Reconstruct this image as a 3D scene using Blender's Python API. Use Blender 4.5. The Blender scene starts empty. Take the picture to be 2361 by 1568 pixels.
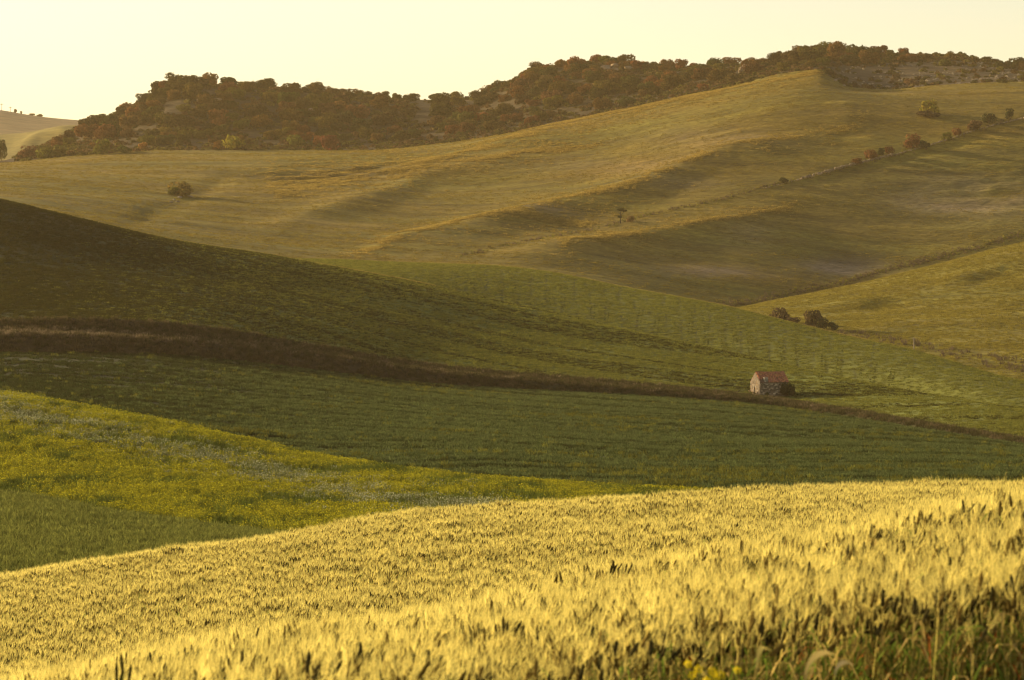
import bpy, math, random
import numpy as np
from mathutils import Vector

random.seed(7)
rng = np.random.default_rng(7)
R = math.radians
scene = bpy.context.scene
C = scene.collection

# ------------------------------------------------------------------ camera, sky, sun, exposure
W, H = 2361.0, 1568.0            # the pixel grid in which the photograph was measured
F = 6695.0                       # focal length on that grid (20 degree wide lens)
UC, VC, VH = 1180.5, 784.0, 700.0
PITCH = math.atan((VC - VH) / F)
cam_d = bpy.data.cameras.new('camera')
cam = bpy.data.objects.new('camera', cam_d)
C.objects.link(cam)
cam_d.sensor_width = 36.0
cam_d.lens = 36.0 * F / W
cam_d.clip_start = 0.2
cam_d.clip_end = 12000.0
cam.location = (0, 0, 0)
cam.rotation_euler = (R(90) - PITCH, 0, 0)
cam_d.dof.use_dof = True
cam_d.dof.focus_distance = 75.0
cam_d.dof.aperture_fstop = 7.0
scene.camera = cam

SUN_AZ, SUN_EL = R(-62), R(15.0)
SUN_DIR = Vector((math.sin(SUN_AZ) * math.cos(SUN_EL), math.cos(SUN_AZ) * math.cos(SUN_EL), math.sin(SUN_EL)))
world = bpy.data.worlds.new('World')
scene.world = world
world.use_nodes = True
wn, wl = world.node_tree.nodes, world.node_tree.links
wn.clear()
sky = wn.new('ShaderNodeTexSky')
sky.sky_type = 'NISHITA'
sky.sun_disc = False
sky.sun_elevation = SUN_EL
sky.sun_rotation = SUN_AZ
sky.air_density = 1.0
sky.dust_density = 0.8
sky.ozone_density = 1.0
wb = wn.new('ShaderNodeMix')
wb.data_type = 'RGBA'
wb.blend_type = 'MULTIPLY'
wb.inputs[0].default_value = 1.0
wb.inputs[7].default_value = (1.0, 0.785, 0.61, 1)      # the warm white balance of the photograph
bg = wn.new('ShaderNodeBackground')
bg.inputs[1].default_value = 0.112
wo = wn.new('ShaderNodeOutputWorld')
wl.new(sky.outputs[0], wb.inputs[6])
wl.new(wb.outputs[2], bg.inputs[0])
wl.new(bg.outputs[0], wo.inputs[0])

sun_d = bpy.data.lights.new('sun', 'SUN')
sun_d.energy = 5.0
sun_d.angle = R(0.6)
sun_d.color = (1.0, 0.79, 0.42)
sun = bpy.data.objects.new('sun', sun_d)
C.objects.link(sun)
sun.rotation_euler = (-SUN_DIR).to_track_quat('-Z', 'Y').to_euler()
sun.location = (-300, 60, 150)

scene.view_settings.view_transform = 'Standard'
scene.view_settings.look = 'None'
scene.view_settings.gamma = 1.0
scene.view_settings.use_curve_mapping = False
scene.view_settings.exposure = 1.2
scene.render.engine = 'CYCLES'
scene.cycles.use_denoising = True
scene.cycles.pixel_filter_type = 'BLACKMAN_HARRIS'
scene.cycles.filter_width = 1.2
scene.cycles.max_bounces = 6
scene.cycles.diffuse_bounces = 3
scene.cycles.transmission_bounces = 4
scene.cycles.volume_bounces = 0
scene.cycles.transparent_max_bounces = 4
scene.cycles.sample_clamp_indirect = 6.0

# ------------------------------------------------------------------ helpers
def pchip(x, y, xi):
    x = np.asarray(x, float); y = np.asarray(y, float); xi = np.asarray(xi, float)
    h = np.diff(x); dl = np.diff(y) / h
    m = np.zeros_like(y)
    if len(x) > 2:
        w1 = 2 * h[1:] + h[:-1]; w2 = h[1:] + 2 * h[:-1]
        same = dl[:-1] * dl[1:] > 0
        with np.errstate(divide='ignore', invalid='ignore'):
            hm = (w1 + w2) / (w1 / dl[:-1] + w2 / dl[1:])
        m[1:-1] = np.where(same, hm, 0.0)
    m[0], m[-1] = dl[0], dl[-1]
    k = np.clip(np.searchsorted(x, xi) - 1, 0, len(h) - 1)
    t = np.clip((xi - x[k]) / h[k], 0, 1)
    t2, t3 = t * t, t * t * t
    return (y[k] * (2*t3 - 3*t2 + 1) + h[k] * m[k] * (t3 - 2*t2 + t)
            + y[k+1] * (-2*t3 + 3*t2) + h[k] * m[k+1] * (t3 - t2))

_perm = np.random.default_rng(3).permutation(512)
_g = np.random.default_rng(4).uniform(0, 2 * np.pi, 512)
def perlin(x, y):
    xi = np.floor(x).astype(int); yi = np.floor(y).astype(int)
    xf = x - xi; yf = y - yi
    def gr(ix, iy, fx, fy):
        a = _g[(_perm[(ix) % 512] + iy * 57) % 512]
        return np.cos(a) * fx + np.sin(a) * fy
    s = xf*xf*xf*(xf*(xf*6-15)+10); t = yf*yf*yf*(yf*(yf*6-15)+10)
    a = gr(xi, yi, xf, yf); b = gr(xi+1, yi, xf-1, yf)
    c = gr(xi, yi+1, xf, yf-1); d = gr(xi+1, yi+1, xf-1, yf-1)
    return (a + s*(b-a)) * (1-t) + (c + s*(d-c)) * t * 1.0
def fbm(x, y, o=4, lac=2.03, gain=0.5):
    r = 0; a = 1.0
    for i in range(o):
        r = r + a * perlin(x + 17.3*i, y - 9.1*i); x = x*lac; y = y*lac; a *= gain
    return r

def zrow(v, d):                      # height of the point that is seen in row v at distance d
    b = (VC - np.asarray(v, float)) / F
    return d * (b * math.cos(PITCH) - math.sin(PITCH)) / (math.cos(PITCH) + b * math.sin(PITCH))
def xcol(u, d):
    return (np.asarray(u, float) - UC) / F * d / math.cos(PITCH)
def project(x, y, z):
    cp, sp = math.cos(PITCH), math.sin(PITCH)
    dep = y * cp - z * sp
    return UC + F * x / dep, VC - F * (y * sp + z * cp) / dep

def mesh_from(name, verts, faces, mat=None, smooth=False, cols=None):
    verts = np.asarray(verts, np.float32); faces = np.asarray(faces, np.int32)
    me = bpy.data.meshes.new(name)
    n, k = faces.shape
    me.vertices.add(len(verts)); me.vertices.foreach_set('co', verts.ravel())
    me.loops.add(n * k); me.loops.foreach_set('vertex_index', faces.ravel())
    me.polygons.add(n)
    me.polygons.foreach_set('loop_start', np.arange(0, n*k, k, dtype=np.int32))
    if smooth:
        me.polygons.foreach_set('use_smooth', np.ones(n, bool))
    me.update(calc_edges=True)
    if cols is not None:
        a = me.color_attributes.new('Col', 'FLOAT_COLOR', 'POINT')
        c4 = np.ones((len(verts), 4), np.float32); c4[:, :3] = cols
        a.data.foreach_set('color', c4.ravel())
    if mat:
        me.materials.append(mat)
    return me

def add(name, me, parent=None, loc=(0, 0, 0), rot=(0, 0, 0), scale=(1, 1, 1), **props):
    o = bpy.data.objects.new(name, me)
    C.objects.link(o)
    o.parent = parent
    o.location = loc; o.rotation_euler = rot; o.scale = scale
    for k, v in props.items():
        o[k] = v
    return o

ORD = ['', 'first', 'second', 'third', 'fourth', 'fifth', 'sixth', 'seventh', 'eighth', 'ninth', 'tenth', 'eleventh', 'twelfth', 'thirteenth',
       'fourteenth', 'fifteenth', 'sixteenth', 'seventeenth', 'eighteenth', 'nineteenth', 'twentieth'] + ['twenty-' + w for w in
       ('first', 'second', 'third', 'fourth', 'fifth', 'sixth', 'seventh', 'eighth', 'ninth')] + ['thirtieth'] + ['thirty-' + w for w in
       ('first', 'second', 'third', 'fourth', 'fifth', 'sixth', 'seventh', 'eighth', 'ninth')]
class MB:                            # collects quads and triangles (as quads) with a colour for each vertex
    def __init__(s): s.v = []; s.f = []; s.c = []; s.n = 0
    def put(s, v, f, c):
        v = np.asarray(v, float); f = np.asarray(f, int)
        if f.shape[1] == 3: f = np.concatenate([f, f[:, 2:3]], 1)
        s.v.append(v); s.f.append(f + s.n); s.n += len(v)
        c = np.asarray(c, float)
        s.c.append(np.broadcast_to(c, (len(v), 3)) if c.ndim == 1 else c)
    def mesh(s, name, mat, smooth=False):
        v = np.concatenate(s.v); f = np.concatenate(s.f); c = np.concatenate(s.c)
        me = bpy.data.meshes.new(name)
        me.from_pydata(v.tolist(), [], [tuple(q) if q[2] != q[3] else tuple(q[:3]) for q in f.tolist()])
        if smooth: me.polygons.foreach_set('use_smooth', np.ones(len(me.polygons), bool))
        a = me.color_attributes.new('Col', 'FLOAT_COLOR', 'POINT')
        c4 = np.ones((len(v), 4), np.float32); c4[:, :3] = c
        a.data.foreach_set('color', c4.ravel())
        if mat: me.materials.append(mat)
        return me
BOXF = [(0,1,3,2),(4,6,7,5),(0,4,5,1),(2,3,7,6),(0,2,6,4),(1,5,7,3)]
def boxv(x0,x1,y0,y1,z0,z1):
    return np.array([(x,y,z) for x in (x0,x1) for y in (y0,y1) for z in (z0,z1)], float)
def tube(mb, pts, rad, col, n=5):
    pts = np.asarray(pts, float); rad = np.broadcast_to(rad, len(pts)); v = []
    for i, p in enumerate(pts):
        t = pts[min(i+1, len(pts)-1)] - pts[max(i-1, 0)]; t /= np.linalg.norm(t) + 1e-9
        a = np.cross(t, (0.31, 0.9, 0.2)); a /= np.linalg.norm(a) + 1e-9; b = np.cross(t, a)
        for k in range(n):
            an = 2*math.pi*k/n
            v.append(p + rad[i] * (math.cos(an)*a + math.sin(an)*b))
    f = [(i*n+k, i*n+(k+1) % n, (i+1)*n+(k+1) % n, (i+1)*n+k) for i in range(len(pts)-1) for k in range(n)]
    mb.put(v, f, col)
def ribbon(mb, pts, wid, side, col):
    pts = np.asarray(pts, float); wid = np.broadcast_to(wid, len(pts)); side = np.asarray(side, float)
    v = np.empty((2*len(pts), 3)); v[0::2] = pts - side * wid[:, None] / 2; v[1::2] = pts + side * wid[:, None] / 2
    f = [(2*i, 2*i+1, 2*i+3, 2*i+2) for i in range(len(pts)-1)]
    c = np.asarray(col, float)
    if c.ndim == 2: c = np.repeat(c, 2, axis=0)
    mb.put(v, f, c)

# ------------------------------------------------------------------ materials
def new_mat(name):
    m = bpy.data.materials.new(name); m.use_nodes = True
    n = m.node_tree.nodes; n.clear()
    return m, n, m.node_tree.links
def nd(n, t, **kw):
    x = n.new(t)
    for k, v in kw.items(): setattr(x, k, v)
    return x
def mixc(n, l, a, b, fac, mode='MIX'):
    x = nd(n, 'ShaderNodeMix', data_type='RGBA', blend_type=mode)
    for s, val in ((0, fac), (6, a), (7, b)):
        if hasattr(val, 'is_linked') or hasattr(val, 'links'): l.new(val, x.inputs[s])
        elif s == 0: x.inputs[s].default_value = val
        else: x.inputs[s].default_value = (*val, 1) if len(val) == 3 else val
    return x.outputs[2]
def noise(n, l, vec, scale, detail=4, rough=0.6, map_scale=None, rotz=0):
    if map_scale is not None:
        mp = nd(n, 'ShaderNodeMapping'); mp.inputs['Scale'].default_value = map_scale
        mp.inputs['Rotation'].default_value = (0, 0, rotz)
        l.new(vec, mp.inputs[0]); vec = mp.outputs[0]
    x = nd(n, 'ShaderNodeTexNoise'); x.inputs['Scale'].default_value = scale
    x.inputs['Detail'].default_value = detail; x.inputs['Roughness'].default_value = rough
    l.new(vec, x.inputs['Vector'])
    return x.outputs['Fac']
def ramp(n, l, fac, lo, hi, p0=0.3, p1=0.7):
    x = nd(n, 'ShaderNodeValToRGB')
    x.color_ramp.elements[0].position = p0; x.color_ramp.elements[0].color = (*([lo]*3), 1) if not hasattr(lo, '__len__') else (*lo, 1)
    x.color_ramp.elements[1].position = p1; x.color_ramp.elements[1].color = (*([hi]*3), 1) if not hasattr(hi, '__len__') else (*hi, 1)
    l.new(fac, x.inputs[0])
    return x.outputs[0]

def field_mat(name, streak=(0.04, 0.5, 0.3), rotz=0.0, grain=2.2, bump=0.5, bdist=0.3, sheen=0.0, contrast=0.35):
    m, n, l = new_mat(name)
    co = nd(n, 'ShaderNodeNewGeometry').outputs['Position']
    at = nd(n, 'ShaderNodeAttribute', attribute_name='Col').outputs['Color']
    n1 = noise(n, l, co, 1.0, 3, 0.6, streak, rotz)
    n2 = noise(n, l, co, grain, 3, 0.7, (0.45, 1, 1), rotz)
    n3 = noise(n, l, co, 0.05, 4, 0.6)
    c = mixc(n, l, at, ramp(n, l, n1, 1 - contrast, 1 + contrast * 0.8), 1.0, 'MULTIPLY')
    c = mixc(n, l, c, ramp(n, l, n2, 1 - contrast, 1 + contrast * 0.9), 1.0, 'MULTIPLY')
    c = mixc(n, l, c, ramp(n, l, n3, (0.88, 0.9, 0.9), (1.14, 1.08, 1.0)), 1.0, 'MULTIPLY')
    bs = nd(n, 'ShaderNodeBsdfPrincipled')
    l.new(c, bs.inputs['Base Color']); bs.inputs['Roughness'].default_value = 0.9
    bs.inputs['Specular IOR Level'].default_value = 0.1
    bs.inputs['Sheen Weight'].default_value = sheen * 0.05; bs.inputs['Sheen Roughness'].default_value = 0.5
    bs.inputs['Sheen Tint'].default_value = (1.0, 0.85, 0.45, 1)
    ad = nd(n, 'ShaderNodeMath', operation='MULTIPLY_ADD'); l.new(n1, ad.inputs[0]); ad.inputs[1].default_value = 0.9; l.new(n2, ad.inputs[2])
    bp = nd(n, 'ShaderNodeBump'); bp.inputs['Strength'].default_value = bump; bp.inputs['Distance'].default_value = bdist
    l.new(ad.outputs[0], bp.inputs['Height']); l.new(bp.outputs[0], bs.inputs['Normal'])
    o = nd(n, 'ShaderNodeOutputMaterial'); l.new(bs.outputs[0], o.inputs[0])
    return m

def leaf_mat(name, trans=0.4, vary=0.5, use_obj=False, nscale=0.0):
    m, n, l = new_mat(name)
    info = nd(n, 'ShaderNodeObjectInfo')
    col = nd(n, 'ShaderNodeAttribute', attribute_name='Col').outputs['Color']
    if use_obj:
        col = mixc(n, l, col, info.outputs['Color'], 1.0, 'MULTIPLY')
    col = mixc(n, l, col, ramp(n, l, info.outputs['Random'], 1 - vary, 1 + vary, 0, 1), 1.0, 'MULTIPLY')
    if nscale:
        co = nd(n, 'ShaderNodeNewGeometry').outputs['Position']
        col = mixc(n, l, col, ramp(n, l, noise(n, l, co, nscale, 3), (0.6, 0.65, 0.6), (1.35, 1.25, 1.1)), 1.0, 'MULTIPLY')
    d = nd(n, 'ShaderNodeBsdfDiffuse'); t = nd(n, 'ShaderNodeBsdfTranslucent')
    l.new(col, d.inputs[0]); l.new(col, t.inputs[0])
    mx = nd(n, 'ShaderNodeMixShader'); mx.inputs[0].default_value = trans
    l.new(d.outputs[0], mx.inputs[1]); l.new(t.outputs[0], mx.inputs[2])
    o = nd(n, 'ShaderNodeOutputMaterial'); l.new(mx.outputs[0], o.inputs[0])
    return m

def solid_mat(name, nscale=6.0, bump=0.4, rough=0.9, lo=0.65, hi=1.3, use_obj=False):
    m, n, l = new_mat(name)
    co = nd(n, 'ShaderNodeTexCoord').outputs['Object']
    col = nd(n, 'ShaderNodeAttribute', attribute_name='Col').outputs['Color']
    if use_obj:
        col = mixc(n, l, col, nd(n, 'ShaderNodeObjectInfo').outputs['Color'], 1.0, 'MULTIPLY')
    f = noise(n, l, co, nscale, 5)
    col = mixc(n, l, col, ramp(n, l, f, lo, hi), 1.0, 'MULTIPLY')
    b = nd(n, 'ShaderNodeBsdfPrincipled'); l.new(col, b.inputs['Base Color'])
    b.inputs['Roughness'].default_value = rough; b.inputs['Specular IOR Level'].default_value = 0.2
    bp = nd(n, 'ShaderNodeBump'); bp.inputs['Strength'].default_value = bump; bp.inputs['Distance'].default_value = 0.05
    l.new(f, bp.inputs['Height']); l.new(bp.outputs[0], b.inputs['Normal'])
    o = nd(n, 'ShaderNodeOutputMaterial'); l.new(b.outputs[0], o.inputs[0])
    return m

M_WHEAT = leaf_mat('wheat', 0.5, 0.28)
M_GRASS = leaf_mat('grass', 0.45, 0.35)
M_LEAF = leaf_mat('foliage', 0.3, 0.18, use_obj=True, nscale=0.35)
M_BARK = solid_mat('bark', 9.0)
M_STONE = solid_mat('stone', 5.0, 0.6, use_obj=True)
M_HOUSE = solid_mat('house_masonry', 7.0, 0.6, lo=0.55, hi=1.35)
M_TILE = solid_mat('roof_tile', 8.0, 0.4, lo=0.6, hi=1.3)
M_PETAL = leaf_mat('petal', 0.35, 0.1)

# ------------------------------------------------------------------ terrain sheets
UCOLS = np.concatenate([np.linspace(-1600, -140, 50, endpoint=False), np.arange(-140, 2500, 6.0), np.linspace(2504, 3900, 50)])
def curve(pts, us=UCOLS):
    p = np.array(sorted(pts), float)
    def ev(k):
        u = np.clip(us, p[0, 0], p[-1, 0])
        return pchip(p[:, 0], p[:, k], u)
    return ev(1), ev(2)

class Sheet:
    """a field as a height field over (column, distance); its rows are lines of the photograph with a distance each"""
    def __init__(s, rows, nt, warp=None, bias=None):
        vs, ds, zs = [], [], []
        for r in rows:
            v, d = curve(r) if isinstance(r, list) else r
            ds.append(d); zs.append(zrow(v, d))
        D = np.array(ds); Z = np.array(zs); K = len(rows)
        t = np.linspace(0, 1, nt)
        if bias is not None: t = bias(t)
        tk = np.linspace(0, 1, K)
        s.d = np.empty((nt, len(UCOLS))); s.z = np.empty_like(s.d)
        for j in range(len(UCOLS)):
            dj = pchip(tk, D[:, j], t)
            s.d[:, j] = dj
            s.z[:, j] = pchip(D[:, j], Z[:, j], dj)
        s.nt = nt; s.t = t
        s.x = (UCOLS[None, :] - UC) / F * s.d / math.cos(PITCH)
        s.u, s.v = project(s.x, s.d, s.z)
        if warp: s.z = s.z + warp(s)
        s.u2, s.v2 = project(s.x, s.d, s.z)
    def build(s, name, mat, cols, **props):
        n, m = s.d.shape
        V = np.stack([s.x, s.d, s.z], -1).reshape(-1, 3)
        i = np.arange(n*m).reshape(n, m)
        Fc = np.stack([i[:-1, :-1], i[:-1, 1:], i[1:, 1:], i[1:, :-1]], -1).reshape(-1, 4)
        c = np.broadcast_to(np.asarray(cols, float), (n, m, 3)) if np.ndim(cols) == 1 else cols
        me = mesh_from(name, V, Fc, mat, True, c.reshape(-1, 3))
        s.obj = add(name, me, kind='structure', **props)
        return s.obj
    def at(s, fi, fj):
        i = np.clip(np.floor(fi).astype(int), 0, s.d.shape[0]-2); j = np.clip(np.floor(fj).astype(int), 0, s.d.shape[1]-2)
        a = fi - i; b = fj - j
        out = []
        for A in (s.x, s.d, s.z, s.u2, s.v2):
            out.append(A[i, j]*(1-a)*(1-b) + A[i+1, j]*a*(1-b) + A[i, j+1]*(1-a)*b + A[i+1, j+1]*a*b)
        return out
    def scatter(s, n, dens=None, u0=-140, u1=2500, seed=1):
        r = np.random.default_rng(seed)
        j0, j1 = np.searchsorted(UCOLS, [u0, u1])
        j1 = min(j1, len(UCOLS)-2)
        dx = np.abs(s.x[:-1, 1:] - s.x[:-1, :-1]); dy = np.abs(s.d[1:, :-1] - s.d[:-1, :-1])
        w = dx * dy
        if dens is not None: w = w * dens[:-1, :-1]
        w[:, :j0] = 0; w[:, j1:] = 0
        p = np.cumsum(w.ravel()); p /= p[-1]
        k = np.searchsorted(p, r.random(n))
        i, j = np.divmod(k, w.shape[1])
        x, y, z, u, v = s.at(i + r.random(n), j + r.random(n))
        return np.stack([x, y, z], -1), u, v
    def hit(s, u, v):
        """the point of this ground that is seen at pixel (u, v), nearest first"""
        fj = np.interp(u, UCOLS, np.arange(len(UCOLS)))
        j = int(min(fj, len(UCOLS)-2)); b = fj - j
        col = s.v2[:, j]*(1-b) + s.v2[:, j+1]*b
        best = None
        for i in range(len(col)-1):
            if (col[i] - v) * (col[i+1] - v) <= 0 and col[i] != col[i+1]:
                best = i + (col[i]-v)/(col[i]-col[i+1]); break
        if best is None: best = float(np.argmin(np.abs(col - v)))
        x, y, z, _, _ = s.at(np.array([best]), np.array([fj]))
        return Vector((float(x[0]), float(y[0]), float(z[0])))

def seg_dist(u, v, pts):
    best = np.full(u.shape, 1e9)
    for (a, b), (c, d) in zip(pts[:-1], pts[1:]):
        L = (c-a)**2 + (d-b)**2
        t = np.clip(((u-a)*(c-a) + (v-b)*(d-b)) / L, 0, 1)
        best = np.minimum(best, np.hypot(u - a - t*(c-a), v - b - t*(d-b)))
    return best
def ridge(s, pts, amp, w):
    us = [p[0] for p in pts]; lo, hi = min(us), max(us); e = 0.3 * (hi - lo)
    return amp * np.exp(-(seg_dist(s.u, s.v, pts) / w)**2) * smooth(s.u, lo - 15, lo + e) * smooth(-s.u, -hi - 15, -hi + e)
def blob(s, u, v, ru, rv):
    return np.exp(-(((s.u-u)/ru)**2 + ((s.v-v)/rv)**2))
def smooth(x, a, b):
    t = np.clip((x - a) / (b - a), 0, 1); return t*t*(3-2*t)
def mix(a, b, f):
    return np.asarray(a, float) * (1 - f[..., None]) + np.asarray(b, float) * f[..., None]
def flat(s, c):
    return np.broadcast_to(np.asarray(c, float), s.d.shape + (3,)).copy()

# --- lines of the photograph: (column, row, distance)
WH = 0.91                                                       # height of the wheat
def lower(pts, h):                                               # the ground under the tops of the wheat
    return [(u, v + h / d * F, d) for u, v, d in pts]
near0 = [(-1600, 2050, 4.0), (0, 1960, 4.0), (2361, 1800, 4.0), (3900, 1700, 4.0)]
near1 = [(-1600, 1880, 11), (0, 1620, 11), (700, 1520, 11), (1500, 1405, 11), (2361, 1285, 11), (3900, 1140, 11)]
near2 = [(-1600, 1860, 19), (0, 1552, 19), (500, 1452, 19), (900, 1402, 19), (1200, 1355, 19), (1500, 1295, 19), (2000, 1205, 19), (2361, 1140, 19), (3900, 960, 19)]
near3 = [(-1600, 1800, 38), (0, 1548, 38), (500, 1448, 38), (900, 1394, 38), (1200, 1345, 38), (1500, 1290, 38), (2000, 1212, 38), (2361, 1160, 38), (3900, 1020, 38)]
far1 = [(-1600, 1640, 60), (0, 1392, 60), (500, 1305, 60), (900, 1242, 60), (1200, 1213, 60), (1500, 1184, 60), (2000, 1140, 60), (2361, 1122, 60), (3900, 1010, 60)]
far2 = [(-1600, 1520, 76), (0, 1314, 76), (250, 1276, 76), (500, 1243, 76), (700, 1214, 76), (900, 1176, 76), (1200, 1152, 76), (1500, 1132, 76), (1900, 1111, 76), (2361, 1101, 76), (3900, 1000, 76)]
far3 = [(u, v + 34, d + 16) for u, v, d in far2]
far4 = [(u, v + 60, 128) for u, v, d in far2]
S_wheat = Sheet([lower(r, WH) for r in (near0, near1, near2, near3, far1, far2, far3, far4)], 150,
                warp=lambda s: 0.10 * fbm(s.x*0.16, s.d*0.16, 3))

strip0 = [(-1600, 1460, 105), (0, 1425, 105), (700, 1330, 108), (1500, 1300, 112), (2361, 1280, 112), (3900, 1260, 115)]
strip1 = [(-1600, 1060, 225), (0, 1140, 195), (300, 1190, 178), (560, 1226, 166), (700, 1240, 160), (1100, 1228, 158), (1450, 1216, 160), (2361, 1200, 162), (3900, 1190, 165)]
flow1 = [(-1600, 960, 262), (0, 1035, 230), (400, 1092, 216), (740, 1150, 198), (1100, 1166, 190), (1450, 1178, 186), (2361, 1182, 184), (3900, 1170, 188)]
flow2 = [(-1600, 860, 320), (0, 914, 285), (200, 945, 276), (400, 985, 264), (600, 1031, 252), (740, 1062, 243), (900, 1085, 234), (1100, 1110, 225), (1300, 1128, 217), (1450, 1140, 211), (1700, 1150, 206), (2361, 1156, 204), (3900, 1150, 206)]
S_strip = Sheet([strip0, strip1], 60, warp=lambda s: 0.12 * fbm(s.x*0.05, s.d*0.1, 3) * np.sin(np.pi * s.t)[:, None])
S_flower = Sheet([strip1, flow1, flow2, [(u, v + 24 * smooth(1500 - u, 0, 800) - 8 * smooth(u, 900, 1500), d + 22) for u, v, d in flow2]], 110,
                 warp=lambda s: 0.22 * fbm(s.x*0.12, s.d*0.12, 4) * np.clip(np.sin(np.pi * s.t * 0.98), 0, 1)[:, None])

dk1 = [(-1600, 830, 352), (0, 932, 318), (400, 998, 297), (740, 1066, 275), (1100, 1100, 250), (1450, 1128, 232), (2361, 1138, 224), (3900, 1134, 226)]
dk2 = [(-1600, 790, 410), (0, 866, 385), (740, 948, 362), (1100, 985, 350), (1450, 1012, 342), (2361, 1063, 300), (3900, 1140, 255)]
bankb = [(-1600, 830, 425), (-400, 812, 428), (0, 812, 430), (300, 815, 437), (700, 850, 455), (1000, 886, 468), (1500, 916, 482), (1780, 938, 482), (1900, 955, 468), (2361, 1026, 392), (3900, 1220, 300)]
S_dark = Sheet([[(u, v + 2, d) for u, v, d in flow2], dk1, dk2, bankb], 130,
               warp=lambda s: (0.20 * fbm(s.x*0.03, s.d*0.09, 4)) * np.clip(np.sin(np.pi * s.t), 0, 1)[:, None])

bk1 = [(-1600, 792, 429), (-400, 772, 432), (0, 772, 434), (300, 780, 441), (700, 817, 459), (1000, 861, 471), (1500, 902, 484.5), (1780, 929, 484.5), (1900, 946, 470.5), (2361, 1021, 394), (3900, 1215, 302)]
bk2 = [(u, v - 5, d + 5) for u, v, d in bk1]
bankt = [(-1600, 752, 441), (-400, 736, 444), (0, 737, 446), (200, 734, 450), (400, 746, 456), (700, 791, 471), (1000, 842, 483), (1500, 887, 495), (1780, 920, 495), (1900, 937, 481), (2361, 1014, 404), (3900, 1206, 312)]
S_bank = Sheet([bankb, bk1, bk2, bankt], 40, warp=lambda s: (0.35 * fbm(s.x*0.25, s.d*0.5, 4)) * np.clip(np.sin(np.pi * s.t), 0, 1)[:, None] * smooth(1900 - s.u, 0, 900))

h1m = [(-1600, 380, 520), (-700, 485, 514), (0, 592, 512), (400, 640, 525), (740, 692, 537), (1200, 776, 546), (1554, 835, 534), (1930, 903, 500), (2361, 979, 430), (3900, 1180, 335)]
h1c = [(-1600, 190, 640), (-700, 320, 605), (0, 462, 590), (200, 510, 595), (400, 555, 600), (640, 592, 607), (740, 610, 610), (900, 640, 607), (1200, 705, 596), (1554, 784, 570), (1759, 830, 548), (1930, 871, 522), (2067, 898, 504), (2361, 944, 460), (3900, 1120, 362)]  # left of the frame the unseen crest is raised to shade the field
S_hill1 = Sheet([bankt, h1m, h1c, [(u, v + 8, d + 22) for u, v, d in h1c], [(u, v + 40, d + 60) for u, v, d in h1c]], 130,
                warp=lambda s: 0.25 * fbm(s.x*0.02, s.d*0.03, 4) * smooth(s.t, 0.0, 0.12)[:, None])
h2a = [(u, v + 14, d + 26) for u, v, d in h1c]
h2m = [(-1600, 300, 700), (0, 485, 652), (500, 600, 662), (740, 612, 668), (900, 622, 662), (1200, 668, 655), (1554, 737, 622), (1930, 822, 574), (2361, 914, 505), (3900, 1090, 400)]
h2c = [(-1600, 340, 740), (0, 505, 690), (500, 606, 700), (700, 598, 705), (900, 605, 705), (1100, 611, 705), (1250, 626, 697), (1450, 665, 682), (1690, 711, 656), (1900, 763, 626), (2100, 808, 594), (2361, 880, 545), (3900, 1050, 440)]
S_hill2 = Sheet([h2a, h2m, h2c, [(u, v + 9, d + 22) for u, v, d in h2c], [(u, v + 40, d + 60) for u, v, d in h2c]], 80,
                warp=lambda s: 0.18 * fbm(s.x*0.03, s.d*0.04, 4))
h3a = [(900, 640, 745), (1450, 700, 735), (1690, 726, 700), (1900, 772, 668), (2100, 815, 632), (2361, 884, 580), (3900, 1040, 480)]
h3m = [(900, 650, 768), (1450, 715, 768), (1690, 720, 738), (1900, 720, 728), (2100, 716, 724), (2361, 716, 715), (3900, 800, 700)]
h3c = [(900, 680, 790), (1450, 735, 780), (1690, 713, 772), (1800, 690, 785), (2000, 650, 810), (2200, 600, 830), (2361, 560, 850), (3000, 440, 880), (3900, 380, 900)]
def warp3(s):
    z = 0.5 * fbm(s.x*0.02, s.d*0.035, 5) * smooth(1.0 - s.t, 0.1, 0.3)[:, None]
    z = z + ridge(s, [(1860, 722), (1960, 702), (2040, 690)], 0.8, 10) - ridge(s, [(1990, 712), (2060, 700), (2110, 702)], 0.6, 11)
    z = z + ridge(s, [(2160, 655), (2230, 635), (2300, 618), (2361, 612)], 1.0, 10) - ridge(s, [(2230, 650), (2320, 632), (2361, 640)], 0.7, 14)
    z = z + ridge(s, [(1950, 762), (2100, 745), (2260, 740), (2361, 745)], 0.7, 16)
    z = z + 0.35 * blob(s, 2360, 705, 70, 30) * np.sin(s.v * 0.55 + s.u*0.03)
    return z
S_hill3 = Sheet([h3a, h3m, h3c, [(u, v + 9, d + 24) for u, v, d in h3c], [(u, v + 40, d + 70) for u, v, d in h3c]], 120, warp=warp3)

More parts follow.
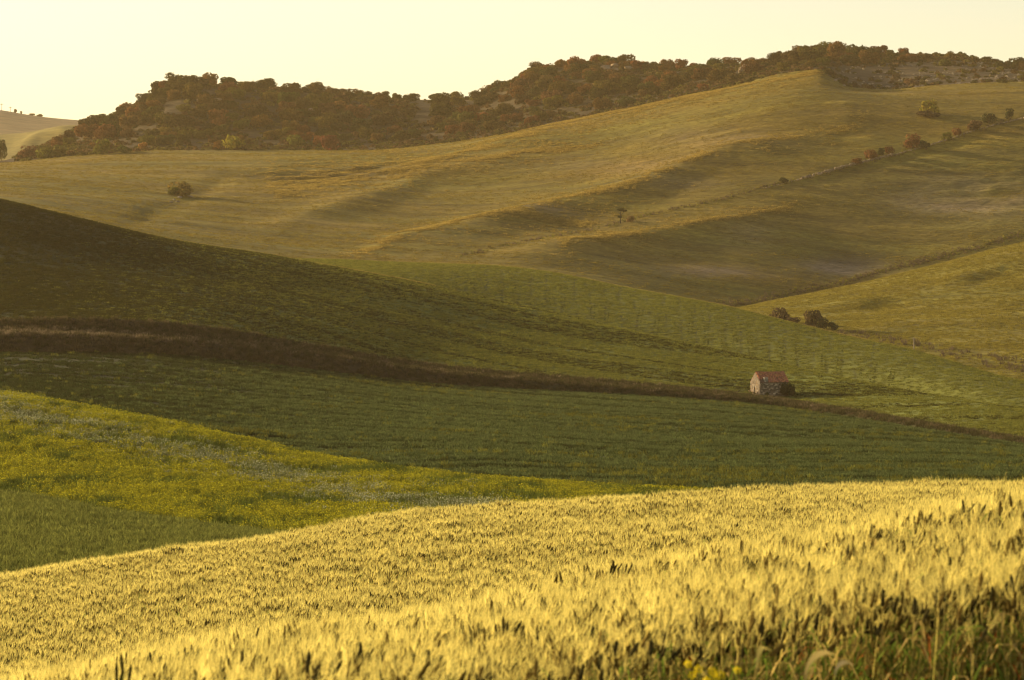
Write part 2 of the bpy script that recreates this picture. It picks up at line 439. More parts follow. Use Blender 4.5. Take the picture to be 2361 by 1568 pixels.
b0 = [(-1600, 460, 780), (0, 500, 728), (300, 560, 735), (640, 612, 745), (900, 630, 760), (1300, 650, 762), (1690, 735, 765), (1900, 706, 812), (2100, 660, 842), (2361, 596, 874), (3900, 430, 930)]
b1 = [(-1600, 450, 860), (0, 456, 850), (300, 500, 850), (640, 540, 850), (900, 555, 850), (1300, 560, 850), (1690, 590, 855), (1900, 560, 890), (2100, 520, 915), (2361, 465, 940), (3900, 360, 990)]
b2 = [(-1600, 440, 1010), (0, 402, 1000), (300, 420, 990), (640, 430, 1000), (900, 430, 1010), (1300, 405, 1000), (1690, 360, 990), (1900, 340, 995), (2100, 330, 1005), (2361, 300, 1020), (3900, 260, 1060)]
b3 = [(-1600, 430, 1140), (0, 376, 1140), (200, 357, 1140), (400, 346, 1145), (700, 346, 1160), (850, 346, 1170), (1000, 333, 1175), (1200, 303, 1172), (1400, 265, 1165), (1600, 218, 1150), (1700, 195, 1140), (1800, 170, 1128), (1880, 161, 1118), (1915, 178, 1112), (1960, 201, 1108), (2050, 206, 1108), (2150, 197, 1112), (2361, 188, 1120), (3000, 180, 1150), (3900, 180, 1160)]
WALL = [(2420, 252), (2361, 272), (2250, 300), (2160, 330), (2060, 358), (1950, 385), (1880, 405), (1805, 424), (1700, 450), (1600, 475), (1500, 497), (1435, 513), (1330, 540), (1200, 566), (1060, 588)]
def warp8(s):
    z = 0.9 * fbm(s.x*0.012, s.d*0.022, 5)
    for pts, a, w in (([(1895, 163), (1700, 208), (1500, 257), (1300, 296), (1180, 334), (1050, 374), (950, 398), (820, 424), (640, 446)], 3.0, 15),
                      ([(1370, 326), (1230, 358), (1100, 392), (980, 420), (860, 462), (700, 500), (560, 540)], 2.6, 15),
                      ([(1985, 283), (1850, 322), (1700, 348), (1600, 384), (1500, 425), (1400, 455), (1250, 490), (1050, 540), (880, 582)], 3.6, 17),
                      ([(1370, 518), (1200, 515), (1050, 526), (930, 552), (800, 594)], 2.2, 13),
                      ([(1820, 478), (1690, 515), (1520, 545), (1300, 575), (1080, 600)], 2.4, 15),
                      ([(1830, 655), (1990, 618), (2100, 560), (2300, 500)], -0.8, 34),
                      ([(560, 392), (500, 425), (430, 462), (350, 488), (270, 520)], -1.0, 13),
                      ([(1750, 292), (1900, 296), (2000, 320)], -1.0, 16),
                      ([(1700, 415), (1500, 470), (1300, 505), (1100, 530)], -1.0, 16),
                      ([(1650, 330), (1450, 375), (1250, 430), (1000, 500), (800, 560)], -1.2, 24),
                      ([(2361, 285), (2160, 343), (1950, 398), (1805, 436)], -0.9, 8)):
        z = z + ridge(s, pts, a * 0.72, w * 1.55)
        if a > 0: z = z + ridge(s, pts, 0.25, 8)
    rough = blob(s, 780, 400, 190, 26)
    z = z + rough * 2.0 * fbm(s.x*0.05, s.d*0.11, 4)
    rr = blob(s, 2330, 420, 150, 60)
    z = z + rr * 1.2 * fbm(s.x*0.05 + 40, s.d*0.1, 4)
    return z * smooth(1.0 - s.t, 0.02, 0.12)[:, None] * smooth(s.t, 0.0, 0.1)[:, None]
b25 = [(-1600, 434, 1085), (0, 386, 1085), (300, 372, 1085), (700, 364, 1095), (1000, 352, 1100), (1200, 326, 1098), (1400, 292, 1095), (1600, 252, 1085), (1700, 234, 1080), (1800, 218, 1072), (1900, 214, 1068), (2000, 226, 1068), (2150, 226, 1072), (2361, 214, 1080), (3900, 205, 1120)]
def soft(pts, sig=90.0):
    v, d = curve(pts); out = []
    for a in (v, d):
        uu = np.arange(-1600, 3901, 6.0); b = np.interp(uu, UCOLS, a)
        k = np.exp(-0.5*(np.arange(-60, 61)*6.0/sig)**2); k /= k.sum()
        out.append(np.interp(UCOLS, uu, np.convolve(np.pad(b, 60, mode='edge'), k, 'valid')))
    return tuple(out)
S_slope = Sheet([soft(b0, 110), soft(b1, 110), soft(b2), soft(b25, 60), b3], 260, warp=warp8)

w0 = [(u, v + 3, d - 4) for u, v, d in b3]
w1 = [(u, v - 2, d + 30) for u, v, d in b3]
w2 = [(-1600, 420, 1400), (-300, 420, 1390), (0, 384, 1385), (60, 362, 1385), (140, 324, 1385), (200, 290, 1385), (290, 260, 1385), (340, 232, 1380), (395, 196, 1380), (430, 190, 1380), (500, 200, 1385), (620, 203, 1390), (700, 211, 1390), (850, 224, 1400), (950, 232, 1405), (985, 232, 1405), (1060, 231, 1405), (1100, 226, 1405), (1160, 203, 1400), (1240, 160, 1400), (1320, 150, 1400), (1420, 150, 1400), (1550, 160, 1400), (1700, 156, 1395), (1780, 143, 1390), (1850, 124, 1385), (1930, 122, 1380), (2030, 126, 1380), (2200, 133, 1385), (2320, 152, 1390), (2361, 158, 1395), (3000, 150, 1400), (3900, 160, 1400)]
S_wood = Sheet([w0, w1, w2, [(u, v + 8, d + 40) for u, v, d in w2], [(u, v + 60, d + 220) for u, v, d in w2]], 130,
               warp=lambda s: 1.2 * fbm(s.x*0.03, s.d*0.03, 4) * smooth(s.t, 0.0, 0.15)[:, None])

fa = [(-1600, 340, 1700), (0, 400, 1650), (200, 400, 1650), (3900, 420, 1650)]
fb = [(-1600, 300, 1980), (0, 311, 1950), (90, 303, 1950), (180, 292, 1940), (400, 292, 1930), (3900, 330, 1900)]
S_far1 = Sheet([fa, [(-1600, 320, 1850), (0, 350, 1820), (200, 338, 1820), (3900, 380, 1800)], fb, [(u, v + 12, d + 120) for u, v, d in fb]], 40,
               warp=lambda s: 1.5 * fbm(s.x*0.02, s.d*0.012, 4) + ridge(s, [(180, 297), (90, 318), (30, 345)], 3.0, 12))
fc = [(-1600, 330, 2500), (0, 360, 2450), (300, 360, 2450), (3900, 400, 2400)]
fd = [(-1600, 190, 3300), (-300, 232, 3250), (0, 254, 3200), (60, 264, 3200), (110, 271, 3200), (175, 277, 3200), (400, 290, 3200), (3900, 330, 3200)]
S_far2 = Sheet([fc, fd, [(u, v + 20, d + 400) for u, v, d in fd]], 30)

# --- colours of the ground (albedo, with shade darkened into the left of hill and green field)
S_wheat.build('wheat_hill_ground', field_mat('wheat_soil', (0.3, 0.6, 0.3), 0, 5, 0.4, 0.1, 0.0), (0.085, 0.06, 0.028), label='brown soil of the wheat hill in the foreground', category='ground')
S_strip.build('valley_field', field_mat('valley_field', (0.02, 0.22, 0.1), 0.12, 1.6, 0.5, 0.2, 0.2), (0.074, 0.088, 0.020), label='dull green field strip at the lower left behind the wheat', category='field')
c = flat(S_flower, (0.08, 0.09, 0.012))
S_flower.build('flower_meadow', field_mat('flower_meadow', (0.06, 0.25, 0.2), 0.1, 1.4, 0.6, 0.3, 0.3), c, label='yellow flowering meadow hump on the left', category='meadow')
c = mix((0.024, 0.031, 0.009), (0.066, 0.086, 0.025), smooth(S_dark.u + 1.2*(S_dark.v - 850), 100, 1100))  # dark left end: the hill's shade put into the field colour
S_dark.build('green_field', field_mat('green_field', (0.010, 0.14, 0.1), -0.04, 1.1, 0.5, 0.25, 0.15, 0.45), c, label='deep green field with shade painted into its left, below the dark bank', category='field')
c = mix((0.034, 0.023, 0.013), (0.045, 0.046, 0.016), smooth(S_bank.u, 900, 1800))
S_bank.build('field_bank', field_mat('field_bank', (0.3, 0.5, 0.5), 0, 1.5, 0.8, 0.4, 0.0), c, label='brown earth bank between the green field and the hill', category='bank')
c = mix((0.027, 0.033, 0.007), (0.122, 0.138, 0.022), smooth(S_hill1.u + 0.9*(S_hill1.v - 600), 50, 1350))  # left end darkened, painting shade into the hill colour
S_hill1.build('hill', field_mat('hill_crop', (0.014, 0.12, 0.1), -0.22, 1.0, 0.35, 0.25, 0.25, 0.26), c, label='green hill with shade painted into its left, sloping down to the right behind the bank', category='hill')
az = (S_hill2.u - 700.0)
tr = np.exp(-((((az + 5*np.sin(S_hill2.d*0.05)) / 34.0) % 1.0 - 0.5) / 0.06)**2) * smooth(S_hill2.u, 1000, 1150) * smooth(2200 - S_hill2.u, 0, 250)
c = mix((0.108, 0.116, 0.020), (0.045, 0.048, 0.018), tr * 0.8)
S_hill2.build('hill_with_tramlines', field_mat('hill_crop_rows', (0.03, 0.3, 0.1), -0.2, 1.0, 0.5, 0.3, 0.25, 0.28), c, label='second green hill with thin upright tractor lines', category='hill')
c = mix((0.165, 0.142, 0.020), (0.165, 0.130, 0.026), np.clip(fbm(S_hill3.x*0.03, S_hill3.d*0.05, 4) + 0.2, 0, 1))
S_hill3.build('hill_right', field_mat('hill_grass', (0.03, 0.2, 0.1), 0.2, 0.9, 0.8, 0.45, 0.3, 0.45), c, label='sunlit grassy hill rising to the right edge', category='hill')
s = S_slope
soil = np.clip(blob(s, 2220, 455, 170, 45) * 1.0 + blob(s, 1945, 612, 90, 20) * 1.3 + blob(s, 1650, 628, 130, 16) * 0.9 + blob(s, 1730, 545, 60, 25) * 0.6
               + blob(s, 1640, 320, 150, 22) * 0.5 + blob(s, 1450, 380, 200, 20) * 0.35 + blob(s, 1260, 495, 70, 10) * 0.7 + blob(s, 1560, 425, 90, 18) * 0.5
               + blob(s, 800, 410, 160, 18) * 0.5, 0, 1) * np.clip(0.75 + 0.9 * fbm(s.x*0.035, s.d*0.05, 4), 0, 1)
c = mix((0.150, 0.104, 0.015), (0.122, 0.104, 0.015), np.clip(0.5 + 1.2 * fbm(s.x*0.01 + 3, s.d*0.02, 3), 0, 1))
c = c * (1 - soil[..., None]) + np.array((0.17, 0.125, 0.085)) * soil[..., None]
S_slope.build('hillside', field_mat('hillside_grass', (0.02, 0.13, 0.08), 0.3, 0.8, 0.9, 0.6, 0.3, 0.48), c, label='wide rolling grass hillside with soft ridges below the wooded ridge', category='hillside')
s = S_wood
rk = smooth(s.u, 1880, 1960) * smooth(s.v, 130, 160)
c = mix((0.048, 0.034, 0.017), (0.074, 0.053, 0.030), np.clip(rk + 0.6*fbm(s.x*0.06, s.d*0.05, 4), 0, 1))
S_wood.build('wooded_ridge_ground', field_mat('scrub_ground', (0.15, 0.2, 0.2), 0.3, 0.5, 0.9, 1.0, 0.0, 0.4), c, label='brown scrubby ground of the wooded ridge', category='ridge')
S_far1.build('far_grass_hill', field_mat('far_grass', (0.03, 0.08, 0.08), 0.2, 0.3, 0.5, 0.6, 0.3), (0.15, 0.125, 0.03), label='small sunlit grass hill at the far left', category='hill')
S_far2.build('far_hill', field_mat('distant_hill', (0.02, 0.04, 0.08), 0, 0.2, 0.3, 0.6, 0.0), (0.14, 0.105, 0.06), label='hazy pale hill on the left horizon', category='hill')
pl = mesh_from('plain', [(-4200, -600, -62), (4200, -600, -62), (4200, 4700, -62), (-4200, 4700, -62)], [(0, 1, 2, 3)], None, False, np.full((4, 3), 0.09))
pl.materials.append(bpy.data.materials['distant_hill'])
add('plain', pl, kind='structure', label='low ground under the hills', category='ground')
# ------------------------------------------------------------------ ground cover that nobody could count
def gn_scatter(name, pts, protos, rot, scl, idx, **props):
    coll = bpy.data.collections.new(name + '_pieces')
    for k, me in enumerate(protos):
        coll.objects.link(bpy.data.objects.new('%s_piece_%02d' % (name, k), me))
    me = bpy.data.meshes.new(name)
    n = len(pts)
    me.vertices.add(n); me.vertices.foreach_set('co', np.asarray(pts, np.float32).ravel())
    a = me.attributes.new('rot', 'FLOAT_VECTOR', 'POINT'); a.data.foreach_set('vector', np.asarray(rot, np.float32).ravel())
    a = me.attributes.new('scl', 'FLOAT_VECTOR', 'POINT')
    scl = np.asarray(scl, np.float32)
    if scl.ndim == 1: scl = np.repeat(scl[:, None], 3, 1)
    a.data.foreach_set('vector', scl.ravel())
    a = me.attributes.new('idx', 'INT', 'POINT'); a.data.foreach_set('value', np.asarray(idx, np.int32))
    o = add(name, me, kind='stuff', **props)
    ng = bpy.data.node_groups.new(name, 'GeometryNodeTree')
    ng.interface.new_socket('Geometry', in_out='INPUT', socket_type='NodeSocketGeometry')
    ng.interface.new_socket('Geometry', in_out='OUTPUT', socket_type='NodeSocketGeometry')
    n_, l_ = ng.nodes, ng.links
    gi, go = n_.new('NodeGroupInput'), n_.new('NodeGroupOutput')
    ci = n_.new('GeometryNodeCollectionInfo'); ci.inputs[0].default_value = coll
    ci.inputs['Separate Children'].default_value = True; ci.inputs['Reset Children'].default_value = True
    ip = n_.new('GeometryNodeInstanceOnPoints'); ip.inputs['Pick Instance'].default_value = True
    def attr(nm, ty):
        x = n_.new('GeometryNodeInputNamedAttribute'); x.data_type = ty; x.inputs[0].default_value = nm
        return next(q for q in x.outputs if q.enabled)
    l_.new(gi.outputs[0], ip.inputs['Points']); l_.new(ci.outputs[0], ip.inputs['Instance'])
    l_.new(attr('idx', 'INT'), ip.inputs['Instance Index'])
    l_.new(attr('rot', 'FLOAT_VECTOR'), ip.inputs['Rotation'])
    l_.new(attr('scl', 'FLOAT_VECTOR'), ip.inputs['Scale'])
    l_.new(ip.outputs[0], go.inputs[0])
    mod = o.modifiers.new('scatter', 'NODES'); mod.node_group = ng
    return o

# --- wheat: clumps of bearded wheat plants
def ring_ear(mb, base, ax, side, L, r, col):
    """a plump ear with stepped spikelets, about 5 sides"""
    ax = ax / np.linalg.norm(ax); b = np.cross(ax, side); b /= np.linalg.norm(b); a = np.cross(b, ax)
    prof = [(0.0, 0.25), (0.12, 0.9), (0.3, 0.8), (0.42, 1.0), (0.6, 0.85), (0.75, 0.85), (0.9, 0.5), (1.0, 0.1)]
    v = []
    for t, q in prof:
        for k in range(5):
            an = 2*math.pi*k/5 + t*2
            v.append(base + ax*L*t + r*q*(math.cos(an)*a + 0.75*math.sin(an)*b))
    f = [(i*5+k, i*5+(k+1) % 5, (i+1)*5+(k+1) % 5, (i+1)*5+k) for i in range(len(prof)-1) for k in range(5)]
    mb.put(v, f, col)

def wheat_clump(seed, nst=9, rad=0.17):
    r = np.random.default_rng(seed); mb = MB()
    for q in range(nst):
        an = r.uniform(0, 6.283); rr = rad * math.sqrt(r.random())
        p0 = np.array((rr*math.cos(an), rr*math.sin(an), -0.05))
        h = r.uniform(0.64, 0.80)
        lean = np.array((r.normal(0.05, 0.07), r.normal(0, 0.07), 1.0))
        top = p0 + lean * h
        midp = p0 + lean * h * 0.5 + np.array((r.normal(0, .012), r.normal(0, .012), 0))
        sa = r.uniform(0, 3.14); side = np.array((math.cos(sa), math.sin(sa), 0))
        g = r.random()
        straw = np.array((0.44, 0.35, 0.10)) * r.uniform(0.75, 1.15); green = np.array((0.17, 0.20, 0.035))
        ribbon(mb, [p0, midp, top], [0.006, 0.005, 0.004], side, [green*0.7, green*0.6 + straw*0.4, straw])
        nod = np.array((r.normal(0.22, 0.30), r.normal(-0.05, 0.25), 1.0)); nod /= np.linalg.norm(nod)
        L = r.uniform(0.065, 0.10)
        ecol = (np.array((0.22, 0.16, 0.045)) if g > 0.55 else np.array((0.085, 0.070, 0.028))) * r.uniform(0.6, 1.2)
        ring_ear(mb, top, nod, side, L, r.uniform(0.009, 0.0125), ecol)
        acol = np.array((0.67, 0.57, 0.17)) * r.uniform(0.8, 1.2)
        for k in range(10):                                   # awns
            t = r.uniform(0.1, 1.0); b0 = top + nod*L*t
            dv = nod + r.normal(0, 0.26, 3); dv /= np.linalg.norm(dv)
            ln = r.uniform(0.06, 0.13)
            ps = np.cross(dv, r.normal(0, 1, 3)); ps /= np.linalg.norm(ps) + 1e-9
            mb.put([b0 - ps*0.0013, b0 + ps*0.0013, b0 + dv*ln + ps*0.0005, b0 + dv*ln - ps*0.0005], [(0, 1, 2, 3)], acol)
        for k in range(3):                                    # leaves
            t = r.uniform(0.2, 0.85); b0 = p0 + lean*h*t
            da = r.uniform(0, 6.283); out = np.array((math.cos(da), math.sin(da), 0))
            ln = r.uniform(0.14, 0.26)
            pts = [b0, b0 + out*ln*0.35 + np.array((0, 0, ln*0.55)), b0 + out*ln*0.75 + np.array((0, 0, ln*0.6)), b0 + out*ln*1.1 + np.array((0, 0, ln*0.25))]
            dry = r.random()
            lc = np.array((0.45, 0.33, 0.11)) if dry > 0.6 else (np.array((0.19, 0.26, 0.04)) if dry > 0.12 else np.array((0.38, 0.12, 0.03)))
            ribbon(mb, pts, [0.006, 0.011, 0.009, 0.002], np.array((-out[1], out[0], 0.2)), lc * r.uniform(0.7, 1.2))
    return mb.mesh('wheat_plants', M_WHEAT)
WHEAT = [wheat_clump(100 + k) for k in range(7)] + [wheat_clump(200 + k, 10, 0.2) for k in range(3)]
P = []
near_t = S_wheat.d
dens = np.where((near_t > 10.6) & (near_t < 27), 2.0, 1.0) * ((near_t > 10.6) & (near_t < 88))
pts, u, v = S_wheat.scatter(30000, dens, -420, 2800, 11)
ed = 11.3 + 1.1 * perlin(pts[:, 0] * 0.7, pts[:, 0] * 0 + 3.3) + 0.5
pts = pts[pts[:, 1] > ed]
n = len(pts)
rot = np.stack([rng.normal(0, 0.05, n), rng.normal(0.03, 0.05, n), rng.uniform(-0.7, 0.7, n) + np.where(rng.random(n) > .5, 0, 0.3)], -1)
hv = 0.97 + 0.16 * fbm(pts[:, 0]*0.5, pts[:, 1]*0.35, 3) + rng.normal(0, 0.04, n)
tall = rng.random(n) < 0.006
hv = hv + tall * 0.04
gn_scatter('wheat_field', pts, WHEAT, rot, np.stack([np.ones(n), np.ones(n), hv], -1), rng.integers(0, len(WHEAT), n),
           label='golden bearded wheat crop covering the foreground hill', category='wheat')

# --- tufts for the fields
def tuft(seed, n, rad, h, w, cols, topcol=None, flower=None, bend=0.35):
    r = np.random.default_rng(seed); mb = MB()
    for k in range(n):
        an = r.uniform(0, 6.283); rr = rad*math.sqrt(r.random()); p = np.array((rr*math.cos(an), rr*math.sin(an), -0.04))
        hh = h * r.uniform(0.55, 1.15); b = r.normal(0, bend, 2) * hh
        sa = r.uniform(0, 3.14); side = np.array((math.cos(sa), math.sin(sa), 0))
        c0 = np.array(cols[r.integers(len(cols))]) * r.uniform(0.75, 1.25)
        c1 = c0 if topcol is None else np.array(topcol) * r.uniform(0.8, 1.2)
        ribbon(mb, [p, p + np.array((b[0]*.4, b[1]*.4, hh*.6)), p + np.array((b[0], b[1], hh))], [w, w*0.9, w*0.25], side, [c0, c0*.5 + c1*.5, c1])
        if flower is not None and r.random() < flower[1]:
            q = p + np.array((b[0], b[1], hh)); s_ = flower[2]
            fc = np.array(flower[0]) * r.uniform(0.8, 1.2)
            a = r.normal(0, 1, 3); a /= np.linalg.norm(a); b2 = np.cross(a, r.normal(0, 1, 3)); b2 /= np.linalg.norm(b2)
            mb.put([q - a*s_, q - b2*s_, q + a*s_, q + b2*s_], [(0, 1, 2, 3)], fc)
    return mb.mesh('grass_tuft', M_GRASS)

def cover(name, sheet, n, protos, dens=None, u0=-140, u1=2500, seed=1, sc=(0.7, 1.4), idxf=None, **props):
    pts, u, v = sheet.scatter(n, dens, u0, u1, seed)
    r = np.random.default_rng(seed + 50); m = len(pts)
    rot = np.stack([r.normal(0, .08, m), r.normal(0, .08, m), r.uniform(0, 6.283, m)], -1)
    idx = r.integers(0, len(protos), m) if idxf is None else idxf(pts, u, v, r)
    return gn_scatter(name, pts, protos, rot, r.uniform(sc[0], sc[1], m), idx, **props)

G_strip = [tuft(300+k, 26, 0.42, 0.42, 0.05, [(0.082, 0.10, 0.022), (0.098, 0.112, 0.025)], (0.135, 0.14, 0.034)) for k in range(3)]
def rowd(s, per, amt, warp=0.0):
    return 1 - amt * (0.5 + 0.5*np.sin(2*np.pi*(s.d + warp*s.x + per*1.4*fbm(s.x*0.012, s.d*0.02, 3))/per)) * np.clip(0.5 + 1.4*fbm(s.x*0.02 + 7, s.d*0.03, 3), 0, 1)
cover('valley_crop', S_strip, 16000, G_strip, rowd(S_strip, 6.5, 0.75, 0.12), seed=21, sc=(0.7, 1.2), label='dull green young crop on the lower left strip', category='crop')

G_fl = ([tuft(320+k, 24, 0.40, 0.50, 0.05, [(0.10, 0.115, 0.016), (0.12, 0.125, 0.016)], (0.17, 0.165, 0.018), ((0.40, 0.35, 0.014), 0.7, 0.030)) for k in range(3)]
        + [tuft(330+k, 24, 0.40, 0.46, 0.05, [(0.08, 0.095, 0.03), (0.095, 0.10, 0.035)], (0.13, 0.135, 0.06), ((0.33, 0.34, 0.23), 0.5, 0.03)) for k in range(2)]
        + [tuft(340+k, 24, 0.40, 0.46, 0.05, [(0.05, 0.07, 0.012), (0.06, 0.075, 0.015)], (0.08, 0.095, 0.017)) for k in range(2)])
s = S_flower
edge = smooth(1560 + 150*fbm(s.x*0.05, s.d*0.05, 3) - s.u, 0, 500)
patchy = np.clip(0.45 + 1.2 * fbm(s.x*0.16, s.d*0.10, 4), 0.08, 1.3)
def flower_idx(pts, u, v, r):
    band = np.exp(-(seg_dist(u, v, [(-100, 925), (150, 985), (400, 1052), (700, 1120), (900, 1162), (1150, 1185)]) / 30.0)**2)
    nz = 0.5 + 1.1 * fbm(pts[:, 0]*0.10, pts[:, 1]*0.10, 3)
    gz = 0.5 + 1.7 * fbm(pts[:, 0]*0.14 + 30, pts[:, 1]*0.06, 4)
    white = r.random(len(u)) < 0.85 * band * np.clip(nz + 0.1, 0, 1)
    green = r.random(len(u)) < np.clip(0.8 - 1.1*gz + smooth(u, 700, 1500) * 0.45, 0.04, 0.95)
    return np.where(white, r.integers(3, 5, len(u)), np.where(green, r.integers(5, 7, len(u)), r.integers(0, 3, len(u))))
cover('meadow_flowers', S_flower, 42000, G_fl, np.clip(patchy, 0.35, 1.2), seed=22, idxf=flower_idx, sc=(0.6, 1.25), label='yellow wildflowers with a pale streak covering the meadow hump', category='flowers')

G_dk = [tuft(350+k, 24, 0.55, 0.34, 0.07, [(0.050, 0.070, 0.023), (0.058, 0.076, 0.024)], (0.080, 0.098, 0.034)) for k in range(3)] + [tuft(356, 22, 0.5, 0.5, 0.06, [(0.06, 0.075, 0.018)], (0.13, 0.12, 0.018))] + [tuft(357+k, 24, 0.55, 0.3, 0.07, [(0.020, 0.028, 0.009), (0.023, 0.031, 0.010)], (0.032, 0.04, 0.013)) for k in range(3)]  # last three: dark copies for painted shade on the left, also crop streaks
s = S_dark
wav = rowd(s, 7.5, 0.95, -0.04) * np.clip(0.8 + 0.8*fbm(s.x*0.012, s.d*0.10, 4), 0.2, 1.6)
cover('green_crop', S_dark, 60000, G_dk, wav, seed=23, sc=(0.7, 1.3), idxf=lambda p, u, v, r: np.where(r.random(len(u)) < np.clip(0.03 + 0.55*(fbm(p[:, 0]*.03 + 9, p[:, 1]*.05, 3) - 0.25) + 0.35*smooth(-p[:, 1], -300, -215), 0.01, 0.6), 3, np.where((r.random(len(u)) > smooth(u + 1.2*(v - 850), 100, 1100)) | ((fbm(p[:, 0]*0.005, p[:, 1]*0.13, 3) < -0.08) & (r.random(len(u)) < 0.8)), r.integers(4, 7, len(u)), r.integers(0, 3, len(u)))),  # dark tufts take over leftwards as painted shade
      label='deep green crop with faint drill lines and painted shade on the left, in front of the bank', category='crop')

G_bk = [tuft(360+k, 22, 0.45, 0.55, 0.06, [(0.062, 0.045, 0.026), (0.052, 0.04, 0.022)], (0.12, 0.088, 0.05)) for k in range(2)] + [tuft(364+k, 22, 0.45, 0.6, 0.06, [(0.03, 0.03, 0.012), (0.035, 0.03, 0.015)], (0.055, 0.05, 0.02)) for k in range(2)]
G_bk.append(tuft(368, 22, 0.4, 0.6, 0.05, [(0.10, 0.075, 0.048), (0.085, 0.065, 0.04)], (0.20, 0.15, 0.10)))
def bank_idx(p, u, v, r):
    lip = seg_dist(u, v, [(x_, y_ - 6) for x_, y_, _ in bk1 if -500 < x_]) < 9
    pale = lip & (r.random(len(u)) < 0.35 * smooth(-u, -700, -50) + 0.05)
    return np.where(pale, 4, bank_mix(u, r))
def bank_mix(u, r):
    return np.where(r.random(len(u)) < 0.55 - 0.25*smooth(u, 300, 1300), r.integers(0, 2, len(u)), r.integers(2, 4, len(u)))
cover('bank_grass', S_bank, 9000, G_bk, None, seed=24, sc=(0.5, 1.3), idxf=bank_idx, label='tangled dry brown grass along the dark bank', category='grass')

G_h = [tuft(370+k, 22, 0.6, 0.24, 0.08, [(0.104, 0.112, 0.020), (0.114, 0.118, 0.022)], (0.155, 0.15, 0.03)) for k in range(3)] + [tuft(374+k, 22, 0.6, 0.24, 0.08, [(0.028, 0.029, 0.007), (0.03, 0.03, 0.008)], (0.044, 0.042, 0.010)) for k in range(3)]  # last three: dark copies for painted shade, also crop streaks
s = S_hill1
hill_idx = lambda p, u, v, r: r.integers(0, 3, len(u)) + 3 * ((r.random(len(u)) > smooth(u + 0.9*(v - 600), 50, 1350)) | ((fbm((p[:, 0] - 0.2*p[:, 1])*0.006, (p[:, 1] + 0.38*p[:, 0])*0.12, 3) < -0.12) & (r.random(len(u)) < 0.5)))  # dark copies prevail on the left, as shade in the colour
cover('hill_crop', S_hill1, 60000, G_h, rowd(s, 8.0, 0.7, 0.35) * (s.t[:, None] < 0.62) * np.clip(0.9 + 0.6*fbm(s.x*0.03, s.d*0.05, 4), .2, 2), seed=25, sc=(0.6, 1.2), idxf=hill_idx, label='short green crop, tufts darkened as shade on the left, on the dark hill behind the bank', category='crop')
s = S_hill2
cover('tramline_crop', S_hill2, 26000, G_h[:3], (1 - 0.9*np.clip(tr, 0, 1)) * (s.t[:, None] < 0.62) * (s.u > 560), seed=26, sc=(0.6, 1.2), label='short green crop on the second hill', category='crop')
G_h3 = [tuft(380+k, 22, 0.7, 0.28, 0.09, [(0.145, 0.13, 0.021), (0.155, 0.128, 0.023)], (0.22, 0.175, 0.033)) for k in range(3)]
s = S_hill3
cover('hill_grass', S_hill3, 26000, G_h3, (s.t[:, None] < 0.62) * np.clip(0.7 + 1.0*fbm(s.x*0.05, s.d*0.08, 4), .1, 2) * (s.u > 1500), seed=27, sc=(0.5, 1.2), label='rough grass on the sunlit hill at the right', category='grass')
G_s = [tuft(390+k, 16, 1.0, 0.25, 0.14, [(0.12, 0.094, 0.015), (0.135, 0.10, 0.016)], (0.20, 0.145, 0.026)) for k in range(3)]
s = S_slope
cover('hillside_grass', S_slope, 45000, G_s, np.clip(0.6 + 1.2*fbm(s.x*0.025, s.d*0.06, 4), .05, 2) * (1 - 0.85*soil), seed=28, sc=(0.4, 1.1), label='short grass over the wide rolling hillside', category='grass')

# golden grass, coloured as the sunlit highlight, on the spines of the hillside
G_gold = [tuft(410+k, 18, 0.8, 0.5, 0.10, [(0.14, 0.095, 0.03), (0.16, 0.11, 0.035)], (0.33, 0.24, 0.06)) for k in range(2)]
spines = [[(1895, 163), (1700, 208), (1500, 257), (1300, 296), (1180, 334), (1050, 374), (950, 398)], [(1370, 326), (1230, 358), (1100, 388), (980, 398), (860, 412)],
          [(1985, 283), (1850, 322), (1700, 348), (1600, 384), (1500, 425), (1400, 455), (1250, 490)], [(1820, 478), (1690, 515), (1520, 545), (1300, 575)],
          [(1370, 518), (1200, 515), (1050, 526), (930, 552), (800, 594)], [(620, 425), (780, 400), (900, 382), (1000, 372)], [(640, 446), (820, 424), (930, 410)]]
s = S_slope
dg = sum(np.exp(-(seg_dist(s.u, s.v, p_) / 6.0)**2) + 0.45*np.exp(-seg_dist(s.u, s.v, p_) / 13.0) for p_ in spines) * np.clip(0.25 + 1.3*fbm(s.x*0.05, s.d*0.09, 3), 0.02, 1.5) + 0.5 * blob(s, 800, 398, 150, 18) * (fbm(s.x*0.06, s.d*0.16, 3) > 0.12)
cover('golden_grass', S_slope, 26000, G_gold, dg, seed=38, sc=(0.4, 1.0), label='golden grass tufts added as sunlit glow along the spines of the hillside', category='grass')
G_rim = [tuft(420+k, 18, 0.6, 0.42, 0.07, [(0.10, 0.085, 0.022), (0.12, 0.10, 0.026)], (0.27, 0.21, 0.055)) for k in range(2)]  # yellow tufts added to draw a rim light along the crests
for nm_, sh, n_, ua, ub, lb_ in (('crest_grass', S_hill1, 5000, -140, 1000, 'thin line of yellow grass added as rim light on the crest of the dark hill'),
                                ('crest_grass', S_hill2, 3000, 660, 2000, 'thin line of yellow grass added as rim light on the crest of the second hill'),
                                ('crest_grass', S_hill3, 2500, 1690, 2500, 'thin line of yellow grass added as rim light on the crest of the right hill')):
    cover(nm_, sh, n_, G_rim, ((sh.t[:, None] > 0.485) & (sh.t[:, None] < 0.54)) * np.clip(0.5 + 1.2*fbm(sh.x*0.08, sh.d*0.1, 3), .1, 1.5), ua, ub, seed=n_, sc=(0.5, 1.0), label=lb_, category='grass')
